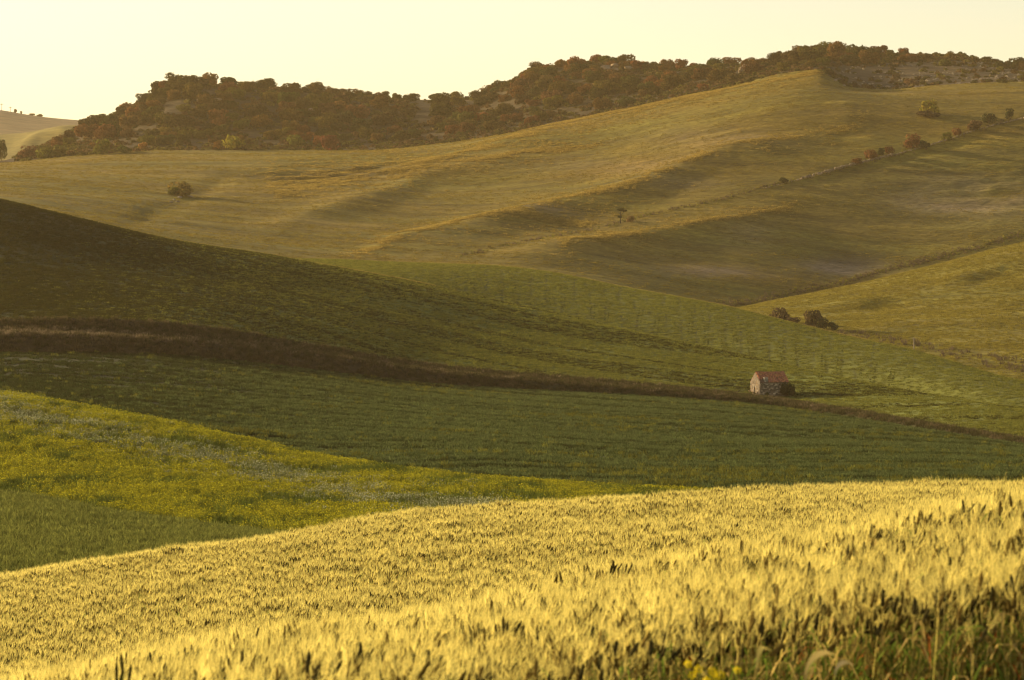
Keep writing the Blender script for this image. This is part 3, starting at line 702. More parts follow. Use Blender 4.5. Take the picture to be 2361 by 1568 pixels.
# darker wheel lines on the second hill
G_rut = [tuft(415, 16, 0.3, 0.34, 0.07, [(0.04, 0.046, 0.014)], (0.055, 0.06, 0.018))]
tp = []
for q in range(31):
    u_ = 1010 + q*36 + random.uniform(-6, 6)
    for off in (-4.0, 4.0):
        for tt in np.linspace(0.02, 0.30 + 0.06*math.sin(q*1.7), 90):
            fj = np.interp(u_ + off + 6*math.sin(tt*6 + q*0.4), UCOLS, np.arange(len(UCOLS)))
            x_, y_, z_, _, _ = S_hill2.at(np.array([tt*(S_hill2.nt - 1)]), np.array([fj]))
            if random.random() < 0.30 * (0.4 + 0.6*math.sin(q*2.1)**2): tp.append((x_[0] + random.uniform(-.12, .12), y_[0], z_[0]))
tp = np.array(tp); m_ = len(tp)
gn_scatter('wheel_lines', tp, G_rut, np.stack([np.zeros(m_), np.zeros(m_), rng.uniform(0, 6.28, m_)], -1), rng.uniform(0.35, 0.75, m_), np.zeros(m_, int), label='thin dark tractor wheel lines running up the second hill', category='tracks')

# ------------------------------------------------------------------ trees and bushes
def crown(seed, rx, ry, rz, lobes=8, n=800, leaf=0.45, skew=(0, 0), flat_top=False, lo=-0.75):
    r = np.random.default_rng(seed)
    Lc = []
    for k in range(lobes):
        a = r.uniform(0, 6.283); rr = 0.62*math.sqrt(r.random()); zz = r.uniform(lo*0.6, 0.62)
        k_ = math.sqrt(max(0.1, 1 - zz*zz*0.9))
        Lc.append((rr*math.cos(a)*rx*k_*1.15, rr*math.sin(a)*ry*k_*1.15, zz*rz, r.uniform(0.34, 0.55)))
    Lc.append((0, 0, 0, 0.7))
    Lc = np.array(Lc)
    k = r.integers(0, len(Lc), n)
    dirs = r.normal(0, 1, (n, 3)); dirs /= np.linalg.norm(dirs, axis=1)[:, None]
    rad = r.uniform(0.72, 1.04, n)[:, None]
    c = Lc[k, :3] + dirs * rad * Lc[k, 3][:, None] * np.array((rx, ry, rz))
    c[:, 0] += skew[0] * c[:, 2]; c[:, 1] += skew[1] * c[:, 2]
    nrm = dirs + r.normal(0, 0.38, (n, 3)); nrm /= np.linalg.norm(nrm, axis=1)[:, None]
    t = np.cross(nrm, r.normal(0, 1, (n, 3))); t /= np.linalg.norm(t, axis=1)[:, None]; b = np.cross(nrm, t)
    s_ = leaf * r.uniform(0.55, 1.3, n)[:, None]
    V = np.stack([c - t*s_*0.5 - b*s_*0.18, c + b*s_*-0.45 + nrm*s_*0.1, c + t*s_*0.5 + b*s_*0.1, c + b*s_*0.5], 1).reshape(-1, 3)
    Fc = np.arange(4*n).reshape(n, 4)
    cl = np.repeat(r.uniform(0.6, 1.35, n) , 4)[:, None] * np.ones(3) * np.repeat(r.uniform(0.92, 1.08, (n, 3)), 4, axis=0)
    return mesh_from('foliage', V, Fc, M_LEAF, False, cl)
def trunk_mesh(seed, h, r0, spread, limbs=4):
    r = np.random.default_rng(seed); mb = MB(); bc = np.array((0.075, 0.055, 0.038))
    p = [np.array((0, 0, -0.4)), np.array((r.normal(0, .08), r.normal(0, .08), h*0.35)), np.array((r.normal(0, .18), r.normal(0, .18), h*0.75)), np.array((r.normal(0, .25), r.normal(0, .25), h*1.15))]
    tube(mb, p, [r0*1.3, r0, r0*0.75, r0*0.3], bc, 6)
    for k in range(limbs):
        a = 6.283*(k + r.random()*0.6)/limbs; st = p[1]*(0.5) + p[2]*0.5
        e = np.array((math.cos(a)*spread, math.sin(a)*spread, h*r.uniform(0.95, 1.35)))
        tube(mb, [st, st*0.5 + e*0.5 + np.array((0, 0, -0.1*h)), e], [r0*0.6, r0*0.4, r0*0.12], bc*r.uniform(.8, 1.2), 5)
    return mb.mesh('trunk', M_BARK)

# prototypes: oak-like round trees, unit about 8 m wide, 6.5 m tall
OAKS = []
for k in range(9):
    r_ = random.Random(500 + k)
    rx, ry, rz = r_.uniform(3.3, 4.4), r_.uniform(3.3, 4.4), r_.uniform(2.3, 3.2)
    OAKS.append((crown(510+k, rx, ry, rz, r_.randint(7, 11), 1500, 0.62), trunk_mesh(530+k, 1.7, 0.26, 1.6), rz*0.66))
BUSHES = [crown(560+k, 1.5, 1.5, 1.15, 6, 520, 0.34) for k in range(6)]
STEMS = [trunk_mesh(570+k, 0.8, 0.06, 0.5, 3) for k in range(2)]

def plant(name, crown_me, trunk_me, loc, scl, rz, col, cz, label, cat, group=None, cname='crown', tname='trunk', tilt=(0, 0)):
    e = bpy.data.objects.new(name, None); C.objects.link(e)
    e.location = loc; e.rotation_euler = (tilt[0], tilt[1], rz); e.scale = scl if hasattr(scl, '__len__') else (scl,)*3
    e.empty_display_size = 0.5
    e['label'] = label; e['category'] = cat
    if group: e['group'] = group
    c = add(cname, crown_me, e, (0, 0, cz)); c.color = (*col, 1)
    t = add(tname, trunk_me, e)
    return e

GREEN, OLIVE, RUSSET, BROWN = (0.056, 0.050, 0.019), (0.096, 0.080, 0.022), (0.140, 0.070, 0.027), (0.096, 0.060, 0.028)
PAL = {'dark green': GREEN, 'olive green': OLIVE, 'russet': RUSSET, 'brown': BROWN}
def zone(u):
    return ('the left wooded knoll' if u < 560 else 'the wooded saddle' if u < 1080 else 'the middle wooded hill' if u < 1500 else 'the right hand ridge')

# unique trees on the skyline first
def skyline(u, v, w, h, col, label, k, name='oak_tree', cat='tree'):
    """a tree whose foot stands on the crest line at column u; w, h in pixels"""
    p = S_wood.hit(u, v)
    m = p.y / F
    cm, tm, cz = OAKS[k % len(OAKS)]
    sx = w*m/8.4; sz = h*m/6.6
    return plant(name, cm, tm, p - Vector((0, 0, 0.2)), (sx, sx, sz), 1.7*k, PAL[col], cz, label, cat)
skyline(408, 196, 54, 48, 'dark green', 'rounded dark tree at the very peak of the left wooded knoll', 1)
skyline(953, 231, 34, 24, 'brown', 'thin see-through tree at the left lip of the skyline gap', 2)
skyline(1008, 230, 46, 24, 'dark green', 'umbrella shaped dark tree standing alone right of the skyline gap', 3)
skyline(1412, 154, 40, 28, 'dark green', 'dark bushy tree on the bare rock notch of the middle hill', 4)
skyline(2344, 160, 46, 44, 'dark green', 'tall dark tree on the skyline at the right edge', 5)
skyline(282, 264, 30, 34, 'dark green', 'pointed dark tree on the left shoulder of the knoll', 6)
skyline(1118, 222, 22, 26, 'dark green', 'small upright dark tree on the skyline between saddle and middle hill', 7)
skyline(208, 288, 22, 20, 'dark green', 'left of two small dark trees low on the knoll skyline', 8)
skyline(228, 282, 18, 18, 'dark green', 'right of two small dark trees low on the knoll skyline', 0)

# the wood: 300 single trees, spread so that crowns just touch
cand = []
r_ = random.Random(91)
ntry = 0
acc = []
pts, us, vs = S_wood.scatter(9000, (S_wood.t[:, None] > 0.04) * (S_wood.t[:, None] < 0.54) * np.ones_like(S_wood.u), 60, 2400, 77)
order = np.argsort(-pts[:, 1])
for q in range(len(pts)):
    x, y, z = pts[q]; u, v = us[q], vs[q]
    topv = np.interp(u, [p[0] for p in w2], [p[1] for p in w2]); botv = np.interp(u, [p[0] for p in b3], [p[1] for p in b3])
    t = (v - topv) / max(6, botv - topv)
    if 955 < u < 998 and t < 0.75: continue
    if 830 < u < 1090 and 0.12 < t < 0.45 and r_.random() < 0.6: continue
    if u > 1900 and t > 0.38: continue
    if u > 2010 and t > 0.2 and r_.random() < 0.6: continue
    if t > 0.9 or t < -0.02: continue
    foot = t > 0.68
    sc = r_.uniform(0.8, 1.55) * (0.72 if foot else 1.0) * (0.62 if (u > 2030 or u < 190) else 1.0)
    if t < 0.10: sc *= 0.9
    ok = True; kk = 0.72 if t < 0.12 else 1.0
    for a in acc:
        dx = (u - a[0]); dv = (v - a[1])
        if dx*dx/(22*0.5*kk*(sc + a[2]))**2 + dv*dv/(8.5*0.5*(sc + a[2]))**2 < 1: ok = False; break
    if not ok: continue
    acc.append((u, v, sc, t, x, y, z))
    if len(acc) >= 345: break
acc.sort(key=lambda a: -a[2])
by = {}
for i, (u, v, sc, t, x, y, z) in enumerate(acc[:291]):
    k = r_.random(); zn = zone(u)
    warm = 0.5 if u > 1050 else (0.45 if u < 330 else 0.22)
    kind = 'russet' if k < warm * 0.8 else 'brown' if k < warm else 'olive green' if k < warm + (0.5 if t > 0.5 else 0.25) * (1 - warm) else 'dark green'
    pos = 'on the skyline of' if t < 0.12 else 'along the foot of' if t > 0.68 else 'on the slope of'
    label = '%s round oak %s %s' % (kind, pos, zn)
    by.setdefault(label, [])
    cm, tm, cz = OAKS[i % len(OAKS)]
    cj = tuple(c * r_.uniform(0.8, 1.2) for c in PAL[kind])
    tr_ = plant('oak_tree', cm, tm, (x, y, z - 0.3), (sc, sc, sc * r_.uniform(0.85, 1.15)), r_.uniform(0, 6.28), cj, cz, label, 'tree', '%s oaks %s %s' % (kind, pos, zn))
    by[label].append((u, tr_))
for label, lst in by.items():                  # tell look-alikes apart by their place in the row
    if len(lst) > 1:
        for q, (u, o) in enumerate(sorted(lst, key=lambda a: a[0])):
            o['label'] = '%s %s, from left' % (ORD[q + 1], label)

# low scrub between the trees
G_scrub = []
for k in range(6):
    me = crown(580+k, 1.3, 1.3, 0.9, 5, 110, 0.55)
    col = [GREEN, OLIVE, BROWN, BROWN, GREEN, OLIVE][k]
    ca = me.color_attributes['Col']; buf = np.empty(len(me.vertices)*4, np.float32); ca.data.foreach_get('color', buf)
    buf = buf.reshape(-1, 4); buf[:, :3] *= np.array(col) * 1.05; ca.data.foreach_set('color', buf.ravel())
    me.materials.clear(); me.materials.append(M_GRASS)
    G_scrub.append(me)
s = S_wood
dn = (s.t[:, None] > 0.015) * (s.t[:, None] < 0.56) * np.clip(0.55 + 1.0*fbm(s.x*0.04, s.d*0.03, 3), 0.08, 1.5) * (1 - 0.8*rk) * (1 - 0.85*((s.u > 950) & (s.u < 1000) & (s.t[:, None] > 0.35)))
cover('ridge_scrub', S_wood, 6500, G_scrub, dn, 40, 2450, seed=31, sc=(0.7, 1.9), label='low brown and green scrub filling the wooded ridge between the trees', category='scrub')

# ------------------------------------------------------------------ rocks
def rock_mesh(seed, sx=1, sy=1, sz=0.7):
    r = np.random.default_rng(seed)
    g = (1 + 5**0.5) / 2
    v = np.array([(-1, g, 0), (1, g, 0), (-1, -g, 0), (1, -g, 0), (0, -1, g), (0, 1, g), (0, -1, -g), (0, 1, -g), (g, 0, -1), (g, 0, 1), (-g, 0, -1), (-g, 0, 1)], float) / 1.9
    f = [(0,11,5),(0,5,1),(0,1,7),(0,7,10),(0,10,11),(1,5,9),(5,11,4),(11,10,2),(10,7,6),(7,1,8),(3,9,4),(3,4,2),(3,2,6),(3,6,8),(3,8,9),(4,9,5),(2,4,11),(6,2,10),(8,6,7),(9,8,1)]
    v = v * r.uniform(0.72, 1.2, (12, 1)) * np.array((sx, sy, sz)) + r.normal(0, .05, (12, 3))
    mb = MB(); mb.put(v, f, np.array((0.22, 0.175, 0.125)))
    return mb.mesh('rock', M_STONE)
ROCKS = [rock_mesh(600+k, random.uniform(.8, 1.3), random.uniform(.7, 1.1), random.uniform(.5, .85)) for k in range(7)]
s = S_wood
dn = rk * (s.t[:, None] > 0.02) * (s.t[:, None] < 0.4) * np.clip(0.4 + 1.5*fbm(s.x*0.08, s.d*0.06, 3), 0.02, 2) + 0.012*(s.t[:, None] < 0.5)
cover('loose_stones', S_wood, 550, ROCKS, dn, 60, 2450, seed=33, sc=(0.2, 0.75), label='loose pale stones littering the bare slope at the upper right', category='stones')

def boulder(u, v, sheet, w, label, k, col=(1, 1, 1), group=None, hh=1.0):
    p = sheet.hit(u, v); m = p.y / F
    o = add('boulder', ROCKS[k % 7], None, p + Vector((0, 0, w*m*0.12)), (0, 0, k*1.3), (w*m*0.5, w*m*0.45, w*m*0.5*hh), label=label, category='rock')
    o.color = (*col, 1)
    if group: o['group'] = group
    return o
for k, (u, v, w) in enumerate(sorted([(1925, 192, 9), (1945, 203, 10), (1972, 181, 8), (2003, 195, 9), (2030, 178, 10), (2047, 202, 11), (2075, 188, 12), (2098, 197, 12), (2112, 203, 13), (2135, 186, 9), (2160, 183, 10), (2230, 181, 12), (2260, 184, 9), (2317, 184, 13), (2340, 187, 11), (1958, 168, 9), (1990, 160, 10)])):
    o = boulder(u, v, S_wood, w, ORD[k + 1] + ' pale boulder from the left on the rocky slope under the right skyline', k, group='boulders on the rocky slope')
# cliff faces between the trees
def outcrop(u, v, w, h, label, k):
    p = S_wood.hit(u, v); m = p.y / F
    e = bpy.data.objects.new('rock_outcrop', None); C.objects.link(e); e.location = p
    e['label'] = label; e['category'] = 'rock'
    r = random.Random(k)
    for q in range(9):
        c_ = add('rock', ROCKS[(k + q) % 7], e, ((r.random() - 0.5)*w*m, r.uniform(-1, 1), r.uniform(-0.1, 0.75)*h*m), (0, 0, r.random()*6), (w*m*0.2, w*m*0.16, h*m*0.34))
        c_.color = (1.05, 0.95, 0.85, 1)
outcrop(1420, 168, 60, 26, 'bare pale rock face in the notch of the middle hill', 11)
outcrop(1722, 165, 34, 20, 'pale rock face among trees near the ridge top', 12)
outcrop(725, 262, 40, 16, 'grey rock step among trees on the saddle slope', 13)
outcrop(480, 240, 50, 14, 'grey rock step below the knoll summit', 14)

# ------------------------------------------------------------------ the field wall with its bushes
wl_pts = [S_slope.hit(u, v) for u, v in WALL]
def wall_point(u):
    a = np.array([w[0] for w in WALL]); vv = np.interp(-u, -a, [w[1] for w in WALL])
    return S_slope.hit(u, float(vv))
wall = bpy.data.objects.new('dry_stone_wall', None); C.objects.link(wall)
wall.location = wall_point(1950); wall['label'] = 'tumbled dry stone wall climbing the hillside to the right edge'; wall['category'] = 'wall'
wr = random.Random(5)
k = 0
uu = 1760.0
while uu < 2420 and k < 240:
    p = wall_point(uu) - wall.location
    thick = 1.0 if uu > 1830 else 0.6
    for q in range(2 if 1850 < uu < 2060 else 1):
        st = add('stone', ROCKS[k % 7], wall, p + Vector((wr.uniform(-.3, .3), wr.uniform(-.6, .6), 0.1 + q*0.45)), (0, 0, wr.random()*6), (wr.uniform(.4, .75)*thick, wr.uniform(.35, .6)*thick, wr.uniform(.35, .65)*thick))
        g = wr.uniform(0.75, 1.1); st.color = (g, g*0.95, g*0.9, 1); k += 1
    uu += wr.uniform(3.0, 5.5)

def bush(u, v, w, h, col, label, k, sheet=S_slope, name='bush', tilt=(0, 0), dense=None, group=None):
    """a bush whose foot is seen at (u, v); w, h in pixels"""
    p = sheet.hit(u, v); m = p.y / F
    sx, sz = w*m/3.1, h*m/1.9
    return plant(name, BUSHES[k % 6], STEMS[k % 2], p - Vector((0, 0, 0.1)), (sx, sx, sz), 1.1*k, col, 0.85, label, 'bush', group, 'foliage', 'stem', tilt)
D_, O_, R_, B_, Y_ = (0.045, 0.05, 0.02), (0.10, 0.10, 0.022), (0.145, 0.066, 0.03), (0.10, 0.062, 0.036), (0.21, 0.175, 0.03)
bush(1804, 422, 26, 17, D_, 'small dark bush at the lower end of the stone wall', 0)
bush(1975, 377, 30, 13, R_, 'low rust coloured bush at the left of the wall bushes', 1)
bush(2008, 366, 38, 22, R_, 'rust red bush left of the dark one on the wall', 2)
bush(2030, 358, 20, 18, D_, 'narrow dark bush squeezed between two rust bushes on the wall', 3)
bush(2050, 356, 26, 18, R_, 'rust bush right of the narrow dark bush on the wall', 4)
bush(2105, 343, 46, 32, R_, 'largest round rust red bush on the stone wall', 5)
bush(2127, 341, 32, 22, D_, 'dark bush touching the largest rust red bush', 6)
bush(2182, 322, 26, 17, O_, 'olive yellow bush on the upper part of the wall', 7)
bush(2207, 312, 26, 18, R_, 'small rust bush between the olive and the wide brown one', 8)
bush(2243, 301, 44, 24, B_, 'wide brown bush on the upper wall', 9)
bush(2280, 286, 40, 24, D_, 'dark spreading bush near the top of the wall', 10)
bush(2328, 275, 28, 24, D_, 'dark upright bush last on the wall before the right edge', 11)
bush(2138, 271, 62, 20, (0.07, 0.05, 0.032), 'brown thorn thicket at the foot of the leaning yellow bush', 12)
bush(2143, 262, 46, 34, Y_, 'tall leaning yellow green bush alone on the upper hillside', 13, tilt=(0, 0.45))
bush(420, 452, 66, 34, (0.15, 0.11, 0.03), 'brown bush above pale rocks in the left gully', 14)
bush(398, 450, 36, 20, O_, 'small olive bush left of the gully rocks', 15)
for k, (u, v, w) in enumerate(sorted([(402, 462, 13), (415, 457, 18), (428, 452, 20), (440, 455, 14), (396, 467, 10), (410, 466, 12)])):
    boulder(u, v, S_slope, w, ORD[k + 1] + ' pale grey rock from the left under the brown gully bush', k + 3, group='rocks in the left gully', hh=0.7)
for k, (u, v, w, h, c_, lb) in enumerate([(1800, 738, 46, 34, (0.12, 0.085, 0.05), 'left brown see-through shrub at the crest of the tramline hill'),
                                          (1825, 748, 40, 22, (0.10, 0.065, 0.045), 'low purple brown shrub between the two big crest shrubs'),
                                          (1876, 754, 50, 42, (0.11, 0.08, 0.042), 'tall brown shrub right of centre at the tramline hill crest'),
                                          (1898, 757, 34, 26, (0.07, 0.07, 0.03), 'darker green shrub behind the tall brown crest shrub'),
                                          (1919, 757, 28, 24, (0.06, 0.07, 0.028), 'small dark green shrub rightmost of the crest shrubs'),
                                          (1782, 734, 26, 16, (0.13, 0.09, 0.05), 'small pale brown shrub leftmost of the crest shrubs')]):
    bush(u, v + 4, w, h, c_, lb, k + 2, S_hill3, 'shrub')
# bushes at the foot of the wood
for k, (u, v, w, h, c_, lb) in enumerate([(534, 346, 56, 34, Y_, 'largest round yellow green bush at the foot of the wood'),
                                          (502, 346, 20, 18, (0.18, 0.09, 0.03), 'small orange bush left of the largest yellow bush'),
                                          (680, 336, 46, 22, O_, 'olive orange bush at the left end of the low hedge'),
                                          (735, 336, 30, 20, (0.18, 0.07, 0.03), 'orange bush behind the right end of the low hedge'),
                                          (762, 352, 46, 30, (0.13, 0.05, 0.032), 'dark red bush at the right end of the low hedge'),
                                          (238, 358, 40, 28, O_, 'pale olive bush at the foot of the knoll'),
                                          (283, 354, 36, 20, (0.07, 0.075, 0.022), 'dark olive bush right of the pale olive one at the foot of the knoll'),
                                          (330, 350, 24, 18, (0.2, 0.10, 0.03), 'small orange bush at the foot of the knoll'),
                                          (105, 366, 44, 22, O_, 'olive bush at the low left end of the wood'),
                                          (136, 362, 40, 24, (0.1, 0.09, 0.025), 'yellowish bush beside a dark one at the low left end'),
                                          (4, 372, 26, 40, (0.09, 0.085, 0.03), 'olive bush cut by the left edge'),
                                          (70, 364, 50, 22, (0.11, 0.055, 0.032), 'red brown bush near the left edge'),
                                          (2100, 200, 36, 20, (0.12, 0.07, 0.04), 'brown bush alone among the boulders of the rocky slope'),
                                          (2065, 186, 22, 14, (0.12, 0.08, 0.045), 'small tan bush among the boulders of the rocky slope')]):
    bush(u, v, w*1.12, h*1.2, tuple(1.25*q for q in c_), lb, k, S_wood)
hp = S_wood.hit(665, 343)
hd = crown(650, 9.0, 0.7, 0.9, 14, 900, 0.45)
o = plant('hedge', hd, STEMS[0], hp, 1.0, 0.03, (0.12, 0.10, 0.03), 0.8, 'low clipped hedge along the top of the left field', 'hedge', None, 'foliage', 'stem')

# the lone tree: two storeys of foliage on a thin trunk, flag of leaves to the right
p = S_slope.hit(1430, 515); m = p.y / F
lt = bpy.data.objects.new('lone_tree', None); C.objects.link(lt); lt.location = p
lt['label'] = 'lone small tree with a flat flagged crown in the middle of the hillside'; lt['category'] = 'tree'
mb = MB(); bc = np.array((0.06, 0.045, 0.03))
tube(mb, [(0, 0, -.3), (0.05, 0, 1.3), (-0.05, 0, 2.6), (0.2, 0, 4.0)], [0.26, 0.2, 0.16, 0.08], bc, 6)
tube(mb, [(0, 0, 2.3), (0.8, 0.1, 3.1), (1.5, 0, 3.9)], [0.12, 0.09, 0.04], bc, 5)
tube(mb, [(0, 0, 1.7), (-0.5, 0, 2.2), (-0.8, 0.1, 2.6)], [0.1, 0.07, 0.03], bc, 5)
tube(mb, [(0.1, 0, 2.6), (-0.5, 0.3, 3.4), (-0.6, 0.2, 3.9)], [0.1, 0.07, 0.03], bc, 5)
add('trunk', mb.mesh('trunk', M_BARK), lt)
for (x, z, rx, rz, q) in ((0.1, 4.05, 1.25, 0.62, 1), (1.4, 3.85, 0.95, 0.42, 2), (-0.05, 1.95, 0.85, 0.55, 3)):
    c_ = add('crown', crown(660+q, rx, rx*0.9, rz, 6, 520, 0.26), lt, (x, 0, z)); c_.color = (0.045, 0.05, 0.018, 1)
bush(1455, 512, 22, 14, (0.2, 0.12, 0.05), 'tan bush beside the lone hillside tree', 5)

# far hill trees and masts
def far_tree(u, v, w, h, k, label):
    p = S_far2.hit(u, v); m = p.y / F
    cm, tm, cz = OAKS[k]
    plant('far_tree', cm, tm, p, (w*m/8.4, w*m/8.4, h*m/6.6), k, BROWN, cz, label, 'tree')
far_tree(37, 259, 11, 13, 2, 'small hazy tree standing alone on the far left hill')
far_tree(50, 262, 8, 9, 4, 'smaller hazy tree right of the lone one on the far hill')
far_tree(76, 266, 16, 7, 5, 'hazy low clump, left one of two on the far hill')
far_tree(92, 268, 18, 9, 6, 'hazy low clump, right one of two on the far hill')
def mast(u, v, h, label):
    p = S_far2.hit(u, v); m = p.y / F
    e = bpy.data.objects.new('mast', None); C.objects.link(e); e.location = p; e['label'] = label; e['category'] = 'mast'
    mb = MB(); tube(mb, [(0, 0, -1), (0, 0, h*m)], [0.35, 0.2], np.array((.2, .18, .16)), 5); add('pole', mb.mesh('pole', M_BARK), e)
    mb = MB(); mb.put(boxv(-1.6, 1.6, -.15, .15, h*m*0.8, h*m*0.8 + .4), BOXF, np.array((.2, .18, .16))); add('crossarm', mb.mesh('crossarm', M_BARK), e)
mast(5, 256, 18, 'taller thin mast on the far left hill at the picture edge')
mast(25, 259, 13, 'shorter thin mast on the far left hill')

# utility pole between the hills
p = S_hill3.hit(2107, 818); m = p.y / F
e = bpy.data.objects.new('utility_pole', None); C.objects.link(e); e.location = p
e['label'] = 'thin weathered pole in the hollow below the sunlit right hill'; e['category'] = 'pole'
mb = MB(); tube(mb, [(0, 0, -1), (0.02, 0, 2.0), (0, 0, 40*m)], [0.13, 0.12, 0.09], np.array((.24, .19, .14)), 6); add('post', mb.mesh('post', M_BARK), e)
mb = MB(); mb.put(boxv(-0.45, 0.45, -.14, -.09, 36*m, 36*m + .12), BOXF, np.array((.22, .18, .13))); add('crossarm', mb.mesh('crossarm', M_BARK), e)

# weeds along the hollows
G_weed = [tuft(400+k, 20, 0.6, 0.9, 0.09, [(0.085, 0.06, 0.04), (0.075, 0.058, 0.034)], (0.12, 0.09, 0.06)) for k in range(2)] + [tuft(404, 20, 0.5, 0.9, 0.08, [(0.1, 0.11, 0.03)], (0.14, 0.12, 0.02), ((0.32, 0.25, 0.02), 0.25, 0.10))]
s = S_hill3
hol = ((s.t[:, None] > 0.02) * (s.t[:, None] < 0.06)) * (s.u > 1690) * 1.0
cover('hollow_weeds', S_hill3, 240, G_weed[:2], hol, seed=34, sc=(0.5, 1.2), label='purplish dry weeds in the hollow at the foot of the right hill', category='weeds')
s = S_slope
dw = np.exp(-(seg_dist(s.u, s.v, [(1640, 712), (1760, 690), (1850, 672), (1940, 650), (2040, 620), (2150, 597), (2361, 540)]) / 6.0)**2) + 0.5*np.exp(-(seg_dist(s.u, s.v, WALL) / 3.0)**2)
cover('boundary_weeds', S_slope, 1500, G_weed, dw, seed=35, sc=(0.35, 0.9), label='straggling weeds along the wall line and the lower field edge', category='weeds')
# ------------------------------------------------------------------ the ruined stone hut
HW, HL, EAVE, RIDGE = 4.3, 5.2, 2.62, 4.2
hc = S_bank.hit(1752, 923)
hc = Vector((float(xcol(1752, 497)), 497.0, float(zrow(916.5, 497))))
hut = bpy.data.objects.new('stone_hut', None); C.objects.link(hut)
hut.location = hc; hut.rotation_euler = (0, 0, R(17))
hut['label'] = 'ruined stone hut with a red tiled roof above the bank'; hut['category'] = 'hut'
hr = np.random.default_rng(40)
BELOW = -1.4
def gable_z(y): return EAVE + (RIDGE - EAVE) * (1 - abs(y - HW/2) / (HW/2))
# solid walls with real openings
def wall_part(name, boxes, col, prisms=()):
    mb = MB()
    for b in boxes: mb.put(boxv(*b), BOXF, col)
    for v, f in prisms: mb.put(v, f, col)
    return add(name, mb.mesh(name, M_HOUSE), hut)
T = 0.45
mort = np.array((0.16, 0.13, 0.105))
wall_part('front_wall', [(T, 1.0, 0, T, BELOW, EAVE), (1.0, 1.42, 0, T, 0.62, EAVE), (1.0, 1.42, 0.3, T, BELOW, 0.62), (1.42, HL - T, 0, T, BELOW, EAVE)], mort)
wall_part('rear_wall', [(T, HL - T, HW - T, HW, BELOW, EAVE)], mort)
pink = np.array((0.16, 0.125, 0.098))
gz = EAVE - 0.002
def gable_tri(x0, x1):
    v = [(x0, 0, gz), (x0, HW, gz), (x0, HW/2, RIDGE), (x1, 0, gz), (x1, HW, gz), (x1, HW/2, RIDGE)]
    return (v, [(0, 1, 2, 2), (3, 5, 4, 4), (0, 2, 5, 3), (1, 4, 5, 2), (0, 3, 4, 1)])
wall_part('gable_wall', [(0, T, 0, 0.45, BELOW, EAVE), (0, T, 0.45, 1.15, 0.95, EAVE), (0.16, T, 0.45, 1.15, BELOW, 0.95), (0, T, 1.15, 2.05, BELOW, EAVE), (0, T, 2.05, 2.62, 1.75, EAVE), (0, T, 2.62, HW, BELOW, EAVE)], pink, [gable_tri(0, T)])
wall_part('far_gable_wall', [(HL - T, HL, 0, HW, BELOW, EAVE)], mort, [gable_tri(HL - T, HL)])
# stones standing proud of the mortar, laid in rough courses
def masonry(name, origin, du, dn, length, zf, cols, skip, sl, sh, z0=BELOW, parent=hut):
    mb = MB(); z = z0
    while z < RIDGE:
        h = hr.uniform(*sh); x = -hr.uniform(0, 0.2)
        while x < length:
            w = hr.uniform(*sl); x0, x1 = max(0.0, x + .012), min(length, x + w - .012)
            zt = z + h - 0.015 + hr.normal(0, 0.01)
            xm = (x0 + x1) / 2
            if x1 - x0 > 0.08 and zt < zf(xm) and not skip(x0, x1, z, zt):
                dep = hr.uniform(0.03, 0.08)
                q = []
                for a in (x0, x1):
                    for dd in (-0.05, dep):
                        for zz in (z + .012, zt):
                            ins = 0.02 if dd > 0 else 0
                            aa = a + (ins if a == x0 else -ins) + hr.normal(0, .008); zq = zz + (ins if zz < zt else -ins) + hr.normal(0, .008)
                            pt = np.array(origin) + np.array(du)*aa + np.array(dn)*dd; q.append((pt[0], pt[1], zq))
                c = np.array(cols[hr.integers(len(cols))]) * hr.uniform(0.65, 1.3)
                mb.put(q, BOXF, c)
            x += w
        z += h
    o = add(name, mb.mesh(name, M_HOUSE), parent, kind='stuff')
    return o
greys = [(0.24, 0.185, 0.125), (0.30, 0.235, 0.165), (0.12, 0.09, 0.062), (0.44, 0.36, 0.26), (0.15, 0.115, 0.08)]
masonry('front_stones', (0, 0, 0), (1, 0, 0), (0, -1, 0), HL, lambda x: EAVE - 0.02, greys, lambda a, b, z, t: b > 0.98 and a < 1.44 and z < 0.64, (0.2, 0.48), (0.15, 0.27))
pinks = [(0.19, 0.15, 0.12), (0.17, 0.13, 0.10), (0.22, 0.18, 0.145), (0.12, 0.09, 0.07), (0.20, 0.13, 0.075)]
masonry('gable_stones', (0, 0, 0), (0, 1, 0), (-1, 0, 0), HW, lambda y: gable_z(y) - 0.05, pinks,
        lambda a, b, z, t: (b > 2.02 and a < 2.65 and z < 1.75) or (b > 0.43 and a < 1.17 and z < 0.97) or (2.2 < (a+b)/2 < 2.45 and z < 3.4 and (a*7) % 1 > .3), (0.22, 0.5), (0.16, 0.28))
# arch round the low blocked doorway
mb = MB()
for k in range(9):
    a0 = math.pi*(k + 0.06)/9; a1 = math.pi*(k + 0.94)/9; q = []
    for aa in (a0, a1):
        for rr in (0.33, 0.47):
            for xx in (-0.09, 0.02):
                q.append((xx, 0.8 + rr*math.cos(aa), 0.62 + rr*math.sin(aa)))
    mb.put(q, BOXF, np.array((0.13, 0.1, 0.08))*hr.uniform(.8, 1.3))
add('door_arch', mb.mesh('door_arch', M_HOUSE), hut)
# lintel over the tall slot
mb = MB(); mb.put(boxv(-0.06, 0.2, 1.95, 2.72, 1.72, 1.9), BOXF, np.array((0.10, 0.07, 0.05))); add('lintel', mb.mesh('lintel', M_BARK), hut)
